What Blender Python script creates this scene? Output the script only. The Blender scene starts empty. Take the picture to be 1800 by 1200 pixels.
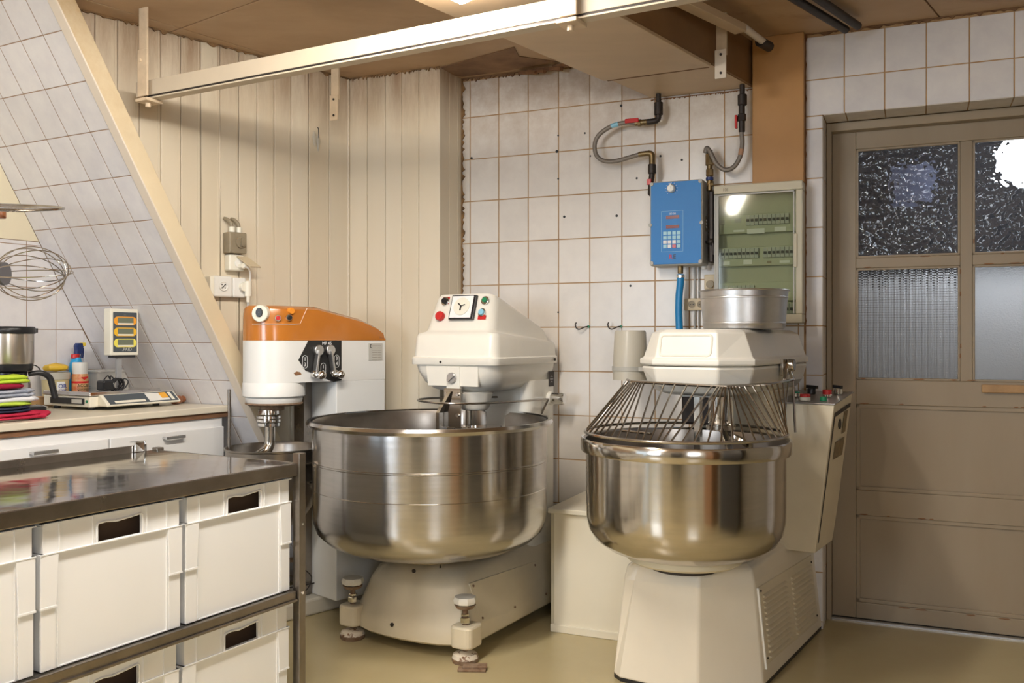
import bpy, bmesh, math, random
from math import sin, cos, pi, radians, sqrt
from mathutils import Vector, Matrix
random.seed(7)
SC = bpy.context.scene
COL = SC.collection

# ---------------------------------------------------------------- camera, world, light, exposure
FPX, CX, HY, CH = 1600.0, 900.0, 595.0, 1.18     # focal length in px of the 1800 px frame, principal column, horizon row, eye height
cd = bpy.data.cameras.new('camera'); cam = bpy.data.objects.new('camera', cd); COL.objects.link(cam)
cam.location = (0, 0, CH); cam.rotation_euler = (pi/2, 0, 0)
cd.sensor_width = 36; cd.lens = 36*FPX/1800; cd.shift_y = -(600-HY)/1800; cd.clip_start = .05
SC.camera = cam
world = bpy.data.worlds.new('World'); SC.world = world; world.use_nodes = True
bg = world.node_tree.nodes['Background']; bg.inputs[0].default_value = (.72, .86, 1, 1); bg.inputs[1].default_value = 1.2
def area(name, loc, target, sx, sy, power, col):
    l = bpy.data.lights.new(name, 'AREA'); l.shape = 'RECTANGLE'; l.size = sx; l.size_y = sy; l.energy = power; l.color = col
    o = bpy.data.objects.new(name, l); COL.objects.link(o); o.location = loc
    d = Vector(target)-Vector(loc); o.rotation_euler = d.to_track_quat('-Z', 'Y').to_euler()
    return o
DAY = (.78, .88, 1.0); 
area('window_daylight_left', (-3.35, -1.30, 1.55), (-1.9, 3.6, 1.2), 1.2, 1.1, 45, DAY)
area('added_fill_right', (.55, -1.45, 1.55), (.6, 3.0, 1.0), .9, 1.1, 20, (.93, .96, 1.0))  # unseen fill light added to brighten the crate and mixer fronts
LAMP_STRENGTH, LAMP2_STRENGTH = 62.0, 58.0
SC.view_settings.view_transform = 'Standard'; SC.view_settings.look = 'None'
SC.view_settings.gamma = 1; SC.view_settings.use_curve_mapping = False
SC.view_settings.exposure = 0.60
SC.cycles.max_bounces = 8; SC.cycles.diffuse_bounces = 4; SC.cycles.glossy_bounces = 4; SC.cycles.transmission_bounces = 8
SC.cycles.caustics_reflective = False; SC.cycles.caustics_refractive = False; SC.cycles.sample_clamp_indirect = 6

# ---------------------------------------------------------------- frames: s to the right, t away, z up
class Frame:
    def __init__(s, x, y, th, k=1.): s.x, s.y, s.th, s.k = x, y, th, k; s.R = (cos(th), -sin(th)); s.B = (sin(th), cos(th))
    def w(s, a, b, z=0): k = s.k; return Vector(((s.x+a*s.R[0]+b*s.B[0])*k, (s.y+a*s.R[1]+b*s.B[1])*k, CH+(z-CH)*k))
WD = Frame(0, 0, 0)                                  # world axes
W = Frame(0, 4.245, .4159)                           # back tile wall and door wall
A = Frame(-1.626, 3.436, radians(-47.04))            # boarded diagonal wall
KS = .905                                            # units of the left-hand part of the room (its tiles are smaller: 18 cm)
WS = Frame(0, 0, 0, KS)
G = Frame(-2.135, 4.6, radians(-60), KS)                 # left wall behind the counter
T = Frame(-.682, 2.85, radians(-60))                 # crate trolley
M1 = Frame(-.3985, 3.4625, radians(30))              # large spiral mixer
M2 = Frame(.535, 3.023, radians(33))                 # small spiral mixer

# ---------------------------------------------------------------- materials
MATS = {}
def mat(name, col, rough=.5, metal=0., var=0., vscale=3., col2=None, spots=None, sscale=8., sthr=.68, bump=0., bscale=40.,
        stretch=(1, 1, 1), aniso=0., coat=0., rnd=0., trans=0., emit=0., grime=None, rvar=0., spec=.5, ior=1.45, bumpkind='noise', alpha=1., sharp=.03, bdist=.002):
    if name in MATS: return MATS[name]
    m = bpy.data.materials.new(name); m.use_nodes = True; nt = m.node_tree; N = nt.nodes; L = nt.links
    p = N['Principled BSDF']
    p.inputs['Roughness'].default_value = rough; p.inputs['Metallic'].default_value = metal
    p.inputs['Specular IOR Level'].default_value = spec; p.inputs['IOR'].default_value = ior
    p.inputs['Anisotropic'].default_value = aniso; p.inputs['Coat Weight'].default_value = coat; p.inputs['Coat Roughness'].default_value = .08
    p.inputs['Transmission Weight'].default_value = trans; p.inputs['Alpha'].default_value = alpha
    c = (*col, 1)
    p.inputs['Base Color'].default_value = c
    if emit: p.inputs['Emission Color'].default_value = c; p.inputs['Emission Strength'].default_value = emit
    geo = N.new('ShaderNodeNewGeometry'); mp = N.new('ShaderNodeMapping'); mp.inputs['Scale'].default_value = stretch
    oi = N.new('ShaderNodeObjectInfo'); add = N.new('ShaderNodeVectorMath'); add.operation = 'ADD'
    L.new(geo.outputs['Position'], add.inputs[0])
    sc = N.new('ShaderNodeVectorMath'); sc.operation = 'SCALE'; sc.inputs['Scale'].default_value = 37. if rnd else 0.
    comb = N.new('ShaderNodeCombineXYZ'); L.new(oi.outputs['Random'], comb.inputs[0]); L.new(oi.outputs['Random'], comb.inputs[1]); L.new(comb.outputs[0], sc.inputs[0])
    L.new(sc.outputs[0], add.inputs[1]); L.new(add.outputs[0], mp.inputs['Vector'])
    cur = None
    def mix(fac, a, b, kind='MIX'):
        mx = N.new('ShaderNodeMix'); mx.data_type = 'RGBA'; mx.blend_type = kind
        if isinstance(fac, float): mx.inputs[0].default_value = fac
        else: L.new(fac, mx.inputs[0])
        for i, v in ((6, a), (7, b)):
            if isinstance(v, tuple): mx.inputs[i].default_value = v
            else: L.new(v, mx.inputs[i])
        return mx.outputs[2]
    def noise(scale, detail=5, rough_=.6):
        n = N.new('ShaderNodeTexNoise'); n.inputs['Scale'].default_value = scale; n.inputs['Detail'].default_value = detail; n.inputs['Roughness'].default_value = rough_
        L.new(mp.outputs[0], n.inputs['Vector']); return n.outputs['Fac']
    def ramp(src, a, b):
        r = N.new('ShaderNodeMapRange'); r.inputs['From Min'].default_value = a; r.inputs['From Max'].default_value = b; L.new(src, r.inputs['Value']); return r.outputs[0]
    if var:
        d = col2 or tuple(x*(1-var) for x in col)
        cur = mix(ramp(noise(vscale), .3, .7), c, (*d, 1))
    if rnd:
        m1 = N.new('ShaderNodeMapRange'); m1.inputs['To Min'].default_value = 1-rnd; m1.inputs['To Max'].default_value = 1+rnd*.4; L.new(oi.outputs['Random'], m1.inputs['Value'])
        cc = N.new('ShaderNodeCombineColor')
        for i in range(3): L.new(m1.outputs[0], cc.inputs[i])
        cur = mix(1.0, cur or c, cc.outputs[0], 'MULTIPLY')
    if spots:
        cur = mix(ramp(noise(sscale, 8, .7), sthr, sthr+sharp), cur or c, (*spots, 1))
    if grime:                                       # (colour, height where it starts, height where it is full): smoke and grease under the ceiling
        gc, z0, z1 = grime; sx = N.new('ShaderNodeSeparateXYZ'); L.new(geo.outputs['Position'], sx.inputs[0])
        r = ramp(sx.outputs[2], z0, z1); mm = N.new('ShaderNodeMath'); mm.operation = 'MULTIPLY'; L.new(r, mm.inputs[0]); L.new(ramp(noise(6., 8, .75), .35, .62), mm.inputs[1])
        mm.use_clamp = True; cur = mix(mm.outputs[0], cur or c, (*gc, 1))
    if cur: L.new(cur, p.inputs['Base Color'])
    if rvar:
        r = N.new('ShaderNodeMapRange'); r.inputs['To Min'].default_value = max(0, rough-rvar); r.inputs['To Max'].default_value = rough+rvar
        L.new(noise(5, 6, .7), r.inputs['Value']); L.new(r.outputs[0], p.inputs['Roughness'])
    if bump:
        b = N.new('ShaderNodeBump'); b.inputs['Strength'].default_value = bump; b.inputs['Distance'].default_value = bdist
        if bumpkind == 'noise': L.new(noise(bscale, 3), b.inputs['Height'])
        else:
            v = N.new('ShaderNodeTexVoronoi'); v.inputs['Scale'].default_value = bscale; v.feature = 'SMOOTH_F1' if bumpkind == 'cells' else 'F1'
            if bumpkind == 'grid': v.inputs['Randomness'].default_value = 0.
            L.new(mp.outputs[0], v.inputs['Vector']); L.new(v.outputs['Distance'], b.inputs['Height'])
        L.new(b.outputs[0], p.inputs['Normal'])
    if aniso:
        p.inputs['Anisotropic Rotation'].default_value = .25
        tn = N.new('ShaderNodeTangent'); tn.direction_type = 'RADIAL'; tn.axis = 'Z'; L.new(tn.outputs[0], p.inputs['Tangent'])
    MATS[name] = m
    return m
TILE = mat('glazed_tile', (.76, .74, .74), .16, var=.1, vscale=14, col2=(.68, .66, .68), rnd=.06, bump=.25, bscale=22, rvar=.05)
TILEB = mat('glazed_tile_back', (.80, .76, .71), .27, var=.1, vscale=12, col2=(.74, .70, .66), rnd=.06, bump=.3, bscale=22, grime=((.50, .38, .28), 1.9, 2.6))
GROUT = mat('grout', (.50, .33, .17), .9, var=.3, vscale=9, col2=(.36, .21, .10))
GROUTW = mat('pale_grout', (.36, .23, .14), .9, var=.2, vscale=9)
BOARD = mat('cream_board', (.77, .70, .57), .40, var=.12, vscale=2.2, col2=(.72, .63, .48), rnd=.06, grime=((.28, .15, .07), 2.08, 2.50), bump=.12, bscale=18, stretch=(1, 1, .15))
GROOVE = mat('board_groove', (.40, .32, .20), .8)
BEAMF = mat('beam_front', (.76, .67, .56), .45, var=.08)
BEAMS = mat('beam_side', (.78, .66, .46), .45, var=.12, vscale=2, grime=((.45, .26, .08), 1.6, 3.2))
CEIL = mat('ceiling_board', (.52, .36, .22), .5, var=.2, vscale=1.4, col2=(.38, .25, .14), spots=(.25, .14, .07), sscale=2.2, sthr=.60, sharp=.22, bump=.1, bscale=50, stretch=(1, 2, 1))
DUCT = mat('duct_board', (.60, .45, .29), .45, var=.15, vscale=2, stretch=(1, 3, 1), spots=(.3, .17, .08), sscale=5, sthr=.72)
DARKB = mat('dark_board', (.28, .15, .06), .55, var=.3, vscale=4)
SOOT = mat('sooty_edge', (.10, .05, .025), .9, var=.5, vscale=12, col2=(.25, .14, .07))
PILAS = mat('pilaster_brown', (.48, .25, .085), .5, var=.15, vscale=3)
FLOOR = mat('floor_resin', (.50, .42, .24), .24, var=.14, vscale=1.6, col2=(.45, .37, .20), spots=(.38, .31, .17), sscale=3, sthr=.70, sharp=.1, bump=.1, bscale=60, rvar=.07)
PLAST = mat('cream_plaster', (.78, .70, .52), .7, var=.06)
WALLW = mat('room_paint', (.42, .38, .31), .7, var=.1)
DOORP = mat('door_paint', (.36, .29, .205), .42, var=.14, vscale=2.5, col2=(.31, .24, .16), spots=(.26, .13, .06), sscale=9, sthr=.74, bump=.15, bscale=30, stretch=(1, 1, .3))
CHIP = mat('chipped_edge', (.30, .15, .07), .8, var=.4, vscale=30)
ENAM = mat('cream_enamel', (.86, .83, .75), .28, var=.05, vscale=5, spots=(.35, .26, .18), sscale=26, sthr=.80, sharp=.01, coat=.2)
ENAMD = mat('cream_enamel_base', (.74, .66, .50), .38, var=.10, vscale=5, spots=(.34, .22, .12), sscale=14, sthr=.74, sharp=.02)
WHITE = mat('white_enamel', (.84, .84, .82), .3, var=.04, spots=(.3, .25, .2), sscale=24, sthr=.80, sharp=.01)
ORANGE = mat('orange_enamel', (.54, .19, .028), .22, var=.12, vscale=4, col2=(.47, .16, .022), spots=(.85, .75, .6), sscale=40, sthr=.80, sharp=.01, coat=.4)
STEEL = mat('brushed_steel', (.58, .56, .54), .20, 1., var=.12, vscale=6, stretch=(1, 1, 14), aniso=.75, rvar=.05, bump=.05, bscale=30, bdist=.0006)
STEEL2 = mat('polished_steel', (.60, .56, .50), .15, 1., var=.12, vscale=5, stretch=(1, 1, 10), aniso=.65, rvar=.04)
STEELI = mat('bowl_inside_steel', (.42, .38, .34), .3, 1., var=.3, vscale=6, rvar=.08)
PLATE = mat('table_steel', (.62, .60, .58), .09, 1., var=.25, vscale=4, col2=(.48, .45, .42), bump=.3, bscale=3.2, rvar=.08, bdist=.006)
FRAMEST = mat('frame_steel', (.33, .295, .26), .30, 1., var=.25, vscale=12, rvar=.08)
CHROME = mat('chrome', (.78, .77, .75), .08, 1.)
WIRE = mat('wire_steel', (.46, .43, .39), .2, 1.)
ALU = mat('aluminium', (.68, .68, .68), .34, 1., var=.15, vscale=14, rvar=.08, bump=.15, bscale=60)
RUST = mat('rusty_metal', (.20, .11, .06), .8, .3, var=.5, vscale=40, col2=(.36, .27, .19))
IRON = mat('dark_iron', (.06, .05, .045), .5, .6, var=.3, vscale=20)
BRASS = mat('dirty_brass', (.28, .20, .10), .4, .9, var=.4, vscale=30)
BLACK = mat('black_plastic', (.018, .018, .02), .3)
CRATE = mat('crate_plastic', (.88, .89, .90), .34, var=.02, vscale=3)
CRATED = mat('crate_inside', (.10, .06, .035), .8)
CAB = mat('cabinet_white', (.80, .80, .80), .3, var=.04, rnd=.02)
TOP = mat('worktop', (.72, .66, .54), .35, var=.08, vscale=6)
WOODD = mat('raw_edge_wood', (.24, .12, .06), .8, var=.4, vscale=16, stretch=(1, 1, 5))
WOOD = mat('light_wood', (.50, .30, .14), .5, var=.3, vscale=14)
WOODR = mat('turned_wood', (.36, .13, .05), .35, var=.3, vscale=20)
BLUE = mat('blue_front', (.0, .19, .56), .45, var=.05)
GREYP = mat('grey_plastic', (.46, .45, .41), .45, var=.08)
FUSE = mat('fuse_box_beige', (.56, .51, .38), .45, var=.1)
FUSEIN = mat('fuse_box_inside', (.50, .50, .41), .6)
def glassmat(name, col, spec):
    m = bpy.data.materials.new(name); m.use_nodes = True; nt = m.node_tree; nt.nodes.clear(); N, L = nt.nodes, nt.links
    o = N.new('ShaderNodeOutputMaterial'); a = N.new('ShaderNodeBsdfTransparent'); a.inputs[0].default_value = (*col, 1); b = N.new('ShaderNodeBsdfGlossy'); b.inputs['Roughness'].default_value = .05
    f = N.new('ShaderNodeFresnel'); f.inputs[0].default_value = spec; x = N.new('ShaderNodeMixShader'); L.new(f.outputs[0], x.inputs[0]); L.new(a.outputs[0], x.inputs[1]); L.new(b.outputs[0], x.inputs[2]); L.new(x.outputs[0], o.inputs[0]); return m
SMOKE = glassmat('tinted_door', (.86, .88, .80), 1.45)
BEIGE = mat('beige_plastic', (.60, .50, .34), .45, var=.06)
OLDP = mat('old_brown_plastic', (.30, .25, .17), .5, var=.25, vscale=20)
WPLAS = mat('white_plastic', (.78, .77, .73), .35)
CREAMP = mat('cream_plastic', (.80, .77, .66), .4)
HOSE = mat('braided_hose', (.26, .23, .20), .5, .5, bump=.8, bscale=260)
BLUEH = mat('blue_hose', (.01, .22, .52), .3)
GREYPIPE = mat('grey_conduit', (.42, .42, .41), .4)
RED = mat('red_plastic', (.55, .03, .03), .25)
GREEN = mat('green_plastic', (.02, .22, .10), .3)
LBLUE = mat('light_blue_plastic', (.25, .55, .72), .3)
AMBER = mat('amber_lens', (.85, .30, .03), .25)
LCD = mat('lcd_grey', (.16, .18, .13), .2)
YEL = mat('yellow_plastic', (.85, .62, .05), .4)
ORP = mat('orange_print', (.85, .36, .03), .4)
LAB = mat('label_silver', (.55, .54, .50), .4)
INK = mat('black_print', (.02, .02, .02), .5)
WINK = mat('white_print', (.85, .85, .85), .5)
BLINK = mat('blue_print', (.03, .06, .30), .5)
REDINK = mat('red_print', (.65, .02, .02), .5)
JUG = mat('cloudy_plastic', (.70, .66, .56), .35, trans=.25)
DKRED = mat('display_red', (.20, .02, .01), .15)
KEYL = mat('pale_key', (.35, .62, .72), .4)
CANR = mat('can_print', (.60, .10, .03), .35, var=1, vscale=24, col2=(.75, .55, .25))
SPONGE = mat('yellow_packet', (.85, .55, .05), .4, var=.2, vscale=20)
MUST = mat('mustard_tub', (.62, .52, .28), .4, var=.2, vscale=6)
SPRAYB = mat('spray_blue', (.02, .35, .70), .3)
NAVY = mat('navy_plastic', (.02, .04, .16), .35)
LAMPM2 = mat('lamp_diffuser_rear', (1, .94, .85), .4, emit=LAMP2_STRENGTH)
BULB = mat('passage_globe', (.93, .96, 1), .4, emit=55)
LAMPM = mat('lamp_diffuser', (1, .94, .85), .4, emit=LAMP_STRENGTH)
GLASSB = mat('dark_bottle_glass', (.02, .05, .015), .05, spec=.8)
PANED = mat('hammered_glass', (.85, .88, .92), .03, trans=1., ior=1.45, bump=1., bscale=44, bumpkind='cells', bdist=.008)
PANEG = mat('grid_glass', (.90, .93, .97), .06, trans=1., ior=1.5, bump=1., bscale=95, bumpkind='grid', bdist=.006)
PANEF = mat('frosted_glass', (.90, .94, .98), .32, trans=1., ior=1.5, bump=1., bscale=170, bdist=.002)
FABC = {}
def fab(name, col, **k): return mat(name, col, .95, var=.15, vscale=30, bump=.5, bscale=400, spec=.1, **k)

# ---------------------------------------------------------------- mesh builder
class MB:
    def __init__(s): s.v = []; s.f = []; s.sm = []
    def add(s, vs, fs, smooth=False):
        o = len(s.v); s.v += [tuple(v) for v in vs]; s.f += [[i+o for i in f] for f in fs]; s.sm += [smooth]*len(fs); return s
    def box(s, a, b):
        (x0, y0, z0), (x1, y1, z1) = a, b
        x0, x1 = min(x0, x1), max(x0, x1); y0, y1 = min(y0, y1), max(y0, y1); z0, z1 = min(z0, z1), max(z0, z1)
        return s.add([(x0, y0, z0), (x1, y0, z0), (x1, y1, z0), (x0, y1, z0), (x0, y0, z1), (x1, y0, z1), (x1, y1, z1), (x0, y1, z1)],
                     [(0, 3, 2, 1), (4, 5, 6, 7), (0, 1, 5, 4), (1, 2, 6, 5), (2, 3, 7, 6), (3, 0, 4, 7)])
    def bar(s, p, q, w, h=None):                    # rectangular bar between two points
        h = h or w; p = Vector(p); q = Vector(q); d = (q-p).normalized(); up = Vector((0, 0, 1)) if abs(d.z) < .95 else Vector((1, 0, 0))
        a = d.cross(up).normalized()*w/2; b = a.cross(d).normalized()*h/2; vs = [p-a-b, p+a-b, p+a+b, p-a+b, q-a-b, q+a-b, q+a+b, q-a+b]
        return s.add(vs, [(0, 1, 2, 3), (7, 6, 5, 4), (0, 4, 5, 1), (1, 5, 6, 2), (2, 6, 7, 3), (3, 7, 4, 0)])
    def loft(s, loops, cap0=True, cap1=True, smooth=False, closed=True):
        n = len(loops[0]); o = len(s.v); vs = [p for l in loops for p in l]; fs = []
        for i in range(len(loops)-1):
            for j in range(n if closed else n-1):
                k = (j+1) % n; fs.append((i*n+j, i*n+k, (i+1)*n+k, (i+1)*n+j))
        s.add(vs, fs, smooth)
        if cap0: s.add(loops[0], [tuple(range(n-1, -1, -1))])
        if cap1: s.add(loops[-1], [tuple(range(n))])
        return s
    def lathe(s, prof, c=(0, 0, 0), n=32, axis='z', cap=False, a0=0, a1=2*pi):
        full = abs(a1-a0-2*pi) < 1e-6; m = n if full else n+1; loops = []
        for r, h in prof:
            lp = []
            for i in range(m):
                a = a0+(a1-a0)*i/n; x, y = r*cos(a), r*sin(a)
                lp.append({'z': (c[0]+x, c[1]+y, c[2]+h), 'y': (c[0]+x, c[1]+h, c[2]-y), 'x': (c[0]+h, c[1]+x, c[2]+y)}[axis])
            loops.append(lp)
        return s.loft(loops, cap, cap, True, full)
    def cyl(s, c, r, h, axis='z', n=20, r2=None):
        r2 = r if r2 is None else r2; e = min(.12*r, .1*abs(h))
        return s.lathe([(0.0001, 0), (r-e, 0), (r, e), (r2, h-e), (r2-e, h), (0.0001, h)], c, n, axis)
    def sphere(s, c, r, n=12, sz=1.):
        return s.lathe([(max(1e-4, r*sin(pi*i/(n//2))), -r*sz*cos(pi*i/(n//2))) for i in range(n//2+1)], c, n)
    def tube(s, pts, r, n=8, cap=True, closed=False):
        P = [Vector(p) for p in pts]; m = len(P); loops = []; prev = None
        for i, p in enumerate(P):
            if closed: d = (P[(i+1) % m]-P[i-1]).normalized()
            else: d = (P[min(i+1, m-1)]-P[max(i-1, 0)]).normalized()
            if prev is None:
                u = Vector((0, 0, 1)) if abs(d.z) < .9 else Vector((1, 0, 0)); a = d.cross(u).normalized()
            else: a = (prev-d*prev.dot(d)); a = a.normalized() if a.length > 1e-6 else prev
            prev = a; b = d.cross(a); rr = r[i] if isinstance(r, (list, tuple)) else r
            loops.append([p+a*rr*cos(2*pi*k/n)+b*rr*sin(2*pi*k/n) for k in range(n)])
        if closed: loops.append(loops[0]); cap = False
        return s.loft(loops, cap, cap, True)
    def prism(s, poly, z0, z1):                     # poly in (s,t)
        return s.loft([[(x, y, z0) for x, y in poly], [(x, y, z1) for x, y in poly]])
    def slab(s, poly, t0, t1):                      # poly in (s,z), thickness along t
        return s.loft([[(x, t1, z) for x, z in poly], [(x, t0, z) for x, z in poly]])
    def tile(s, pts, n, h, inset=.0012):            # a bevelled flat piece: base outline pts, raised by h along n
        P = [Vector(p) for p in pts]; n = Vector(n); c = sum(P, Vector())/len(P)
        ins = [p+(c-p).normalized()*inset*1.6 for p in P]
        return s.loft([P, [p+n*(h-.0012) for p in P], [p+n*h for p in ins]], False, True)
def crom(pts, k=6):
    P = [Vector(p) for p in pts]; P = [P[0]*2-P[1]]+P+[P[-1]*2-P[-2]]; out = []
    for i in range(1, len(P)-2):
        for j in range(k):
            t = j/k; a, b, c, d = P[i-1:i+3]
            out.append(.5*((2*b)+(c-a)*t+(2*a-5*b+4*c-d)*t*t+(3*b-a-3*c+d)*t**3))
    out.append(P[-2]); return out
def rrect(x0, x1, y0, y1, r, k=4, z=0):
    out = []
    for cx, cy, a in ((x1-r, y1-r, 0), (x0+r, y1-r, 90), (x0+r, y0+r, 180), (x1-r, y0+r, 270)):
        for i in range(k+1): out.append((cx+r*cos(radians(a+90*i/k)), cy+r*sin(radians(a+90*i/k)), z))
    return out
def mkmesh(name, mb, m, off=(0, 0, 0), fix=True):
    me = bpy.data.meshes.new(name); ox, oy, oz = off
    me.from_pydata([(x-ox, y-oy, z-oz) for x, y, z in mb.v], [], mb.f)
    if m: me.materials.append(m)
    me.polygons.foreach_set('use_smooth', mb.sm)
    if fix:
        b = bmesh.new(); b.from_mesh(me); bmesh.ops.remove_doubles(b, verts=b.verts, dist=1e-5); bmesh.ops.recalc_face_normals(b, faces=b.faces); b.to_mesh(me); b.free()
        if any(mb.sm): me.set_sharp_from_angle(angle=radians(38))
    return me
def place(o, fr, base): o.location = fr.w(*base); o.rotation_euler = (0, 0, -fr.th); o.scale = (fr.k,)*3
class Thing:
    def __init__(s, name, fr, base, label=None, cat=None, group=None, kind=None, mb=None, m=None, bevel=0):
        s.fr, s.base = fr, base
        if mb: s.o = bpy.data.objects.new(name, mkmesh(name, mb, m, base))
        else: s.o = bpy.data.objects.new(name, None); s.o.empty_display_size = .05
        COL.objects.link(s.o); place(s.o, fr, base)
        if bevel: bev(s.o, bevel)
        for k, v in (('label', label), ('category', cat), ('group', group), ('kind', kind)):
            if v: s.o[k] = v
    def part(s, name, mb, m, parent=None, bevel=0, label=None, kind=None, seg=2):
        o = bpy.data.objects.new(name, mkmesh(name, mb, m, s.base)); COL.objects.link(o); o.parent = parent or s.o
        if bevel: bev(o, bevel, seg)
        if label: o['label'] = label
        if kind: o['kind'] = kind
        return o
    def text(s, txt, size, loc, m, parent=None, face='front', ext=.0004, sx=1., name='lettering'):
        c = bpy.data.curves.new(name, 'FONT'); c.body = txt; c.size = size; c.extrude = ext; c.align_x = 'CENTER'; c.align_y = 'CENTER'; c.resolution_u = 3
        q = bpy.data.objects.new(name, c); me = bpy.data.meshes.new_from_object(q); bpy.data.objects.remove(q); me.materials.clear(); me.materials.append(m); o = bpy.data.objects.new(name, me); COL.objects.link(o); o.parent = parent or s.o
        o.location = [a-b for a, b in zip(loc, s.base)]; o.scale = (sx, 1, 1)
        o.rotation_euler = {'front': (pi/2, 0, 0), 'right': (pi/2, 0, pi/2), 'left': (pi/2, 0, -pi/2)}[face] if isinstance(face, str) else face
        return o
def bev(o, w, seg=2):
    b = o.modifiers.new('bevel', 'BEVEL'); b.width = w; b.segments = seg; b.limit_method = 'ANGLE'; b.angle_limit = radians(25); b.harden_normals = False
def copytree(o, parent=None):
    c = o.copy(); COL.objects.link(c)
    if parent: c.parent = parent
    for ch in list(o.children): copytree(ch, c)
    return c
def clip(poly, a, b, c):                            # keep a*x+b*y<=c
    out = []
    for i in range(len(poly)):
        p, q = poly[i], poly[(i+1) % len(poly)]; dp, dq = a*p[0]+b*p[1]-c, a*q[0]+b*q[1]-c
        if dp <= 0: out.append(p)
        if dp*dq < 0: k = dp/(dp-dq); out.append((p[0]+(q[0]-p[0])*k, p[1]+(q[1]-p[1])*k))
    return out
def parea(poly): return abs(sum(poly[i][0]*poly[(i+1) % len(poly)][1]-poly[(i+1) % len(poly)][0]*poly[i][1] for i in range(len(poly))))/2 if len(poly) > 2 else 0
# ================================================================ STRUCTURE
CZ = 2.42
ZF, CZK = CH-CH/KS, CH+(CZ-CH)/KS           # floor and ceiling heights in the units of the left-hand part
def struct(name, mb, m, fr=WD, base=(0, 0, 0), label=None, bevel=0): return Thing(name, fr, base, label, None, None, 'structure', mb, m, bevel)
mb = MB(); mb.box((-6, -2.2, -.08), (4.6, 5.6, 0)); struct('floor', mb, FLOOR, label='glossy ochre resin floor')
# ceiling: hardboard panels with narrow seams
mb = MB(); mb.box((-6, -2.2, CZ+.006), (4.6, 5.8, CZ+.1)); ce = struct('ceiling', mb, SOOT, label='brown painted board ceiling')
D0 = Vector((.607, .795)); D1 = Vector((.795, -.607))
for i in range(-7, 5):
    for j in range(-4, 5):
        p0 = Vector((-.35, 2.9))+D1*(i*1.22)+D0*(j*1.9); q = [p0, p0+D1*1.214, p0+D1*1.214+D0*1.894, p0+D0*1.894]
        poly = [(v.x, v.y) for v in q]
        for a, b, c in ((1, 0, 4.5), (-1, 0, 5.9), (0, 1, 5.7), (0, -1, 2.1)): poly = clip(poly, a, b, c) if poly else poly
        if parea(poly) < .02: continue
        t = MB(); t.tile([(x, y, CZ+.006) for x, y in poly], (0, 0, -1), .006); ce.part('ceiling_panel', t, CEIL)

# ---- back wall with the tiles
RT, RU0, RU1, DT = 2.085, 1.377, 2.47, .20          # reveal top, left, right, door plane
mb = MB(); mb.box((-.75, .002, 0), (RU0-.002, DT+.03, CZ+.02)); mb.box((RU0-.002, .002, RT+.002), (3.4, DT+.03, CZ+.02)); mb.box((RU1+.002, .002, 0), (3.4, DT+.03, RT+.005))
wb = struct('wall_back', mb, GROUT, W, (0, 0, 0), 'old glazed tile wall with brown grout')
tcache = {}
def wtile(s0, s1, z0, z1, parent=wb, m_=None):
    g = .0022
    if s1-s0 < .012 or z1-z0 < .012: return
    m_ = m_ or (TILE if s0 > 1.30 else TILEB); key = (round(s1-s0, 4), round(z1-z0, 4), m_.name)
    if key not in tcache:
        t = MB(); w_, h_ = s1-s0-2*g, z1-z0-2*g; t.tile([(0, 0, 0), (w_, 0, 0), (w_, 0, h_), (0, 0, h_)], (0, -1, 0), .005, .0008); tcache[key] = mkmesh('tile', t, m_)
    o = bpy.data.objects.new('tile', tcache[key]); COL.objects.link(o); o.parent = parent.o; o.location = (s0+g, .005, z0+g)
    o.rotation_euler = (random.uniform(-.003, .003), random.uniform(-.002, .002), random.uniform(-.003, .003))
rows = [0]+[.032+.2*i for i in range(12)]+[CZ-.012]
cols = [-.262, -.218]+[-.218+.15*i for i in range(1, 11)]+[1.306]
for a, b in zip(cols, cols[1:]):
    for c, d in zip(rows, rows[1:]): wtile(a, b, c, d)
for c, d in zip(rows, rows[1:]):
    if c < RT-.02: wtile(1.31, RU0, c, min(d, 2.032+.2) if c < 2.03 else RT)
rc = [1.31]+[1.459+.15*i for i in range(0, 7)]+[2.509]
for a, b in zip(rc, rc[1:]): wtile(a, b, RT, 2.232); wtile(a, b, 2.232, CZ-.012)
for i in range(5):
    for c, d in zip(rows, rows[1:]): wtile(2.509+.15*i, 2.659+.15*i, c, d)
for c, d in zip(rows, rows[1:]):
    if c < RT-.02: wtile(RU1, 2.509, c, min(d, RT) if d > RT else d)
# reveal tiles: left jamb and soffit
for c, d in zip(rows, rows[1:]):
    if c >= RT: continue
    d = min(d, RT)
    if d-c < .02: continue
    for a, b in ((.002, DT-.05),):
        t = MB(); t.tile([(RU0-.005, a, c+.002), (RU0-.005, b, c+.002), (RU0-.005, b, d-.002), (RU0-.005, a, d-.002)], (1, 0, 0), .005); wb.part('tile', t, TILEB)
        t = MB(); t.tile([(RU1+.005, a, c+.002), (RU1+.005, b, c+.002), (RU1+.005, b, d-.002), (RU1+.005, a, d-.002)], (-1, 0, 0), .005); wb.part('tile', t, TILEB)
rs = [RU0, 1.459+.004]+[1.459+.15*i for i in range(1, 7)]+[RU1]
for a, b in zip(rs, rs[1:]):
    t = MB(); t.tile([(a+.002, .002, RT+.005), (b-.002, .002, RT+.005), (b-.002, DT-.05, RT+.005), (a+.002, DT-.05, RT+.005)], (0, 0, -1), .005); wb.part('tile', t, TILEB)
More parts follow.
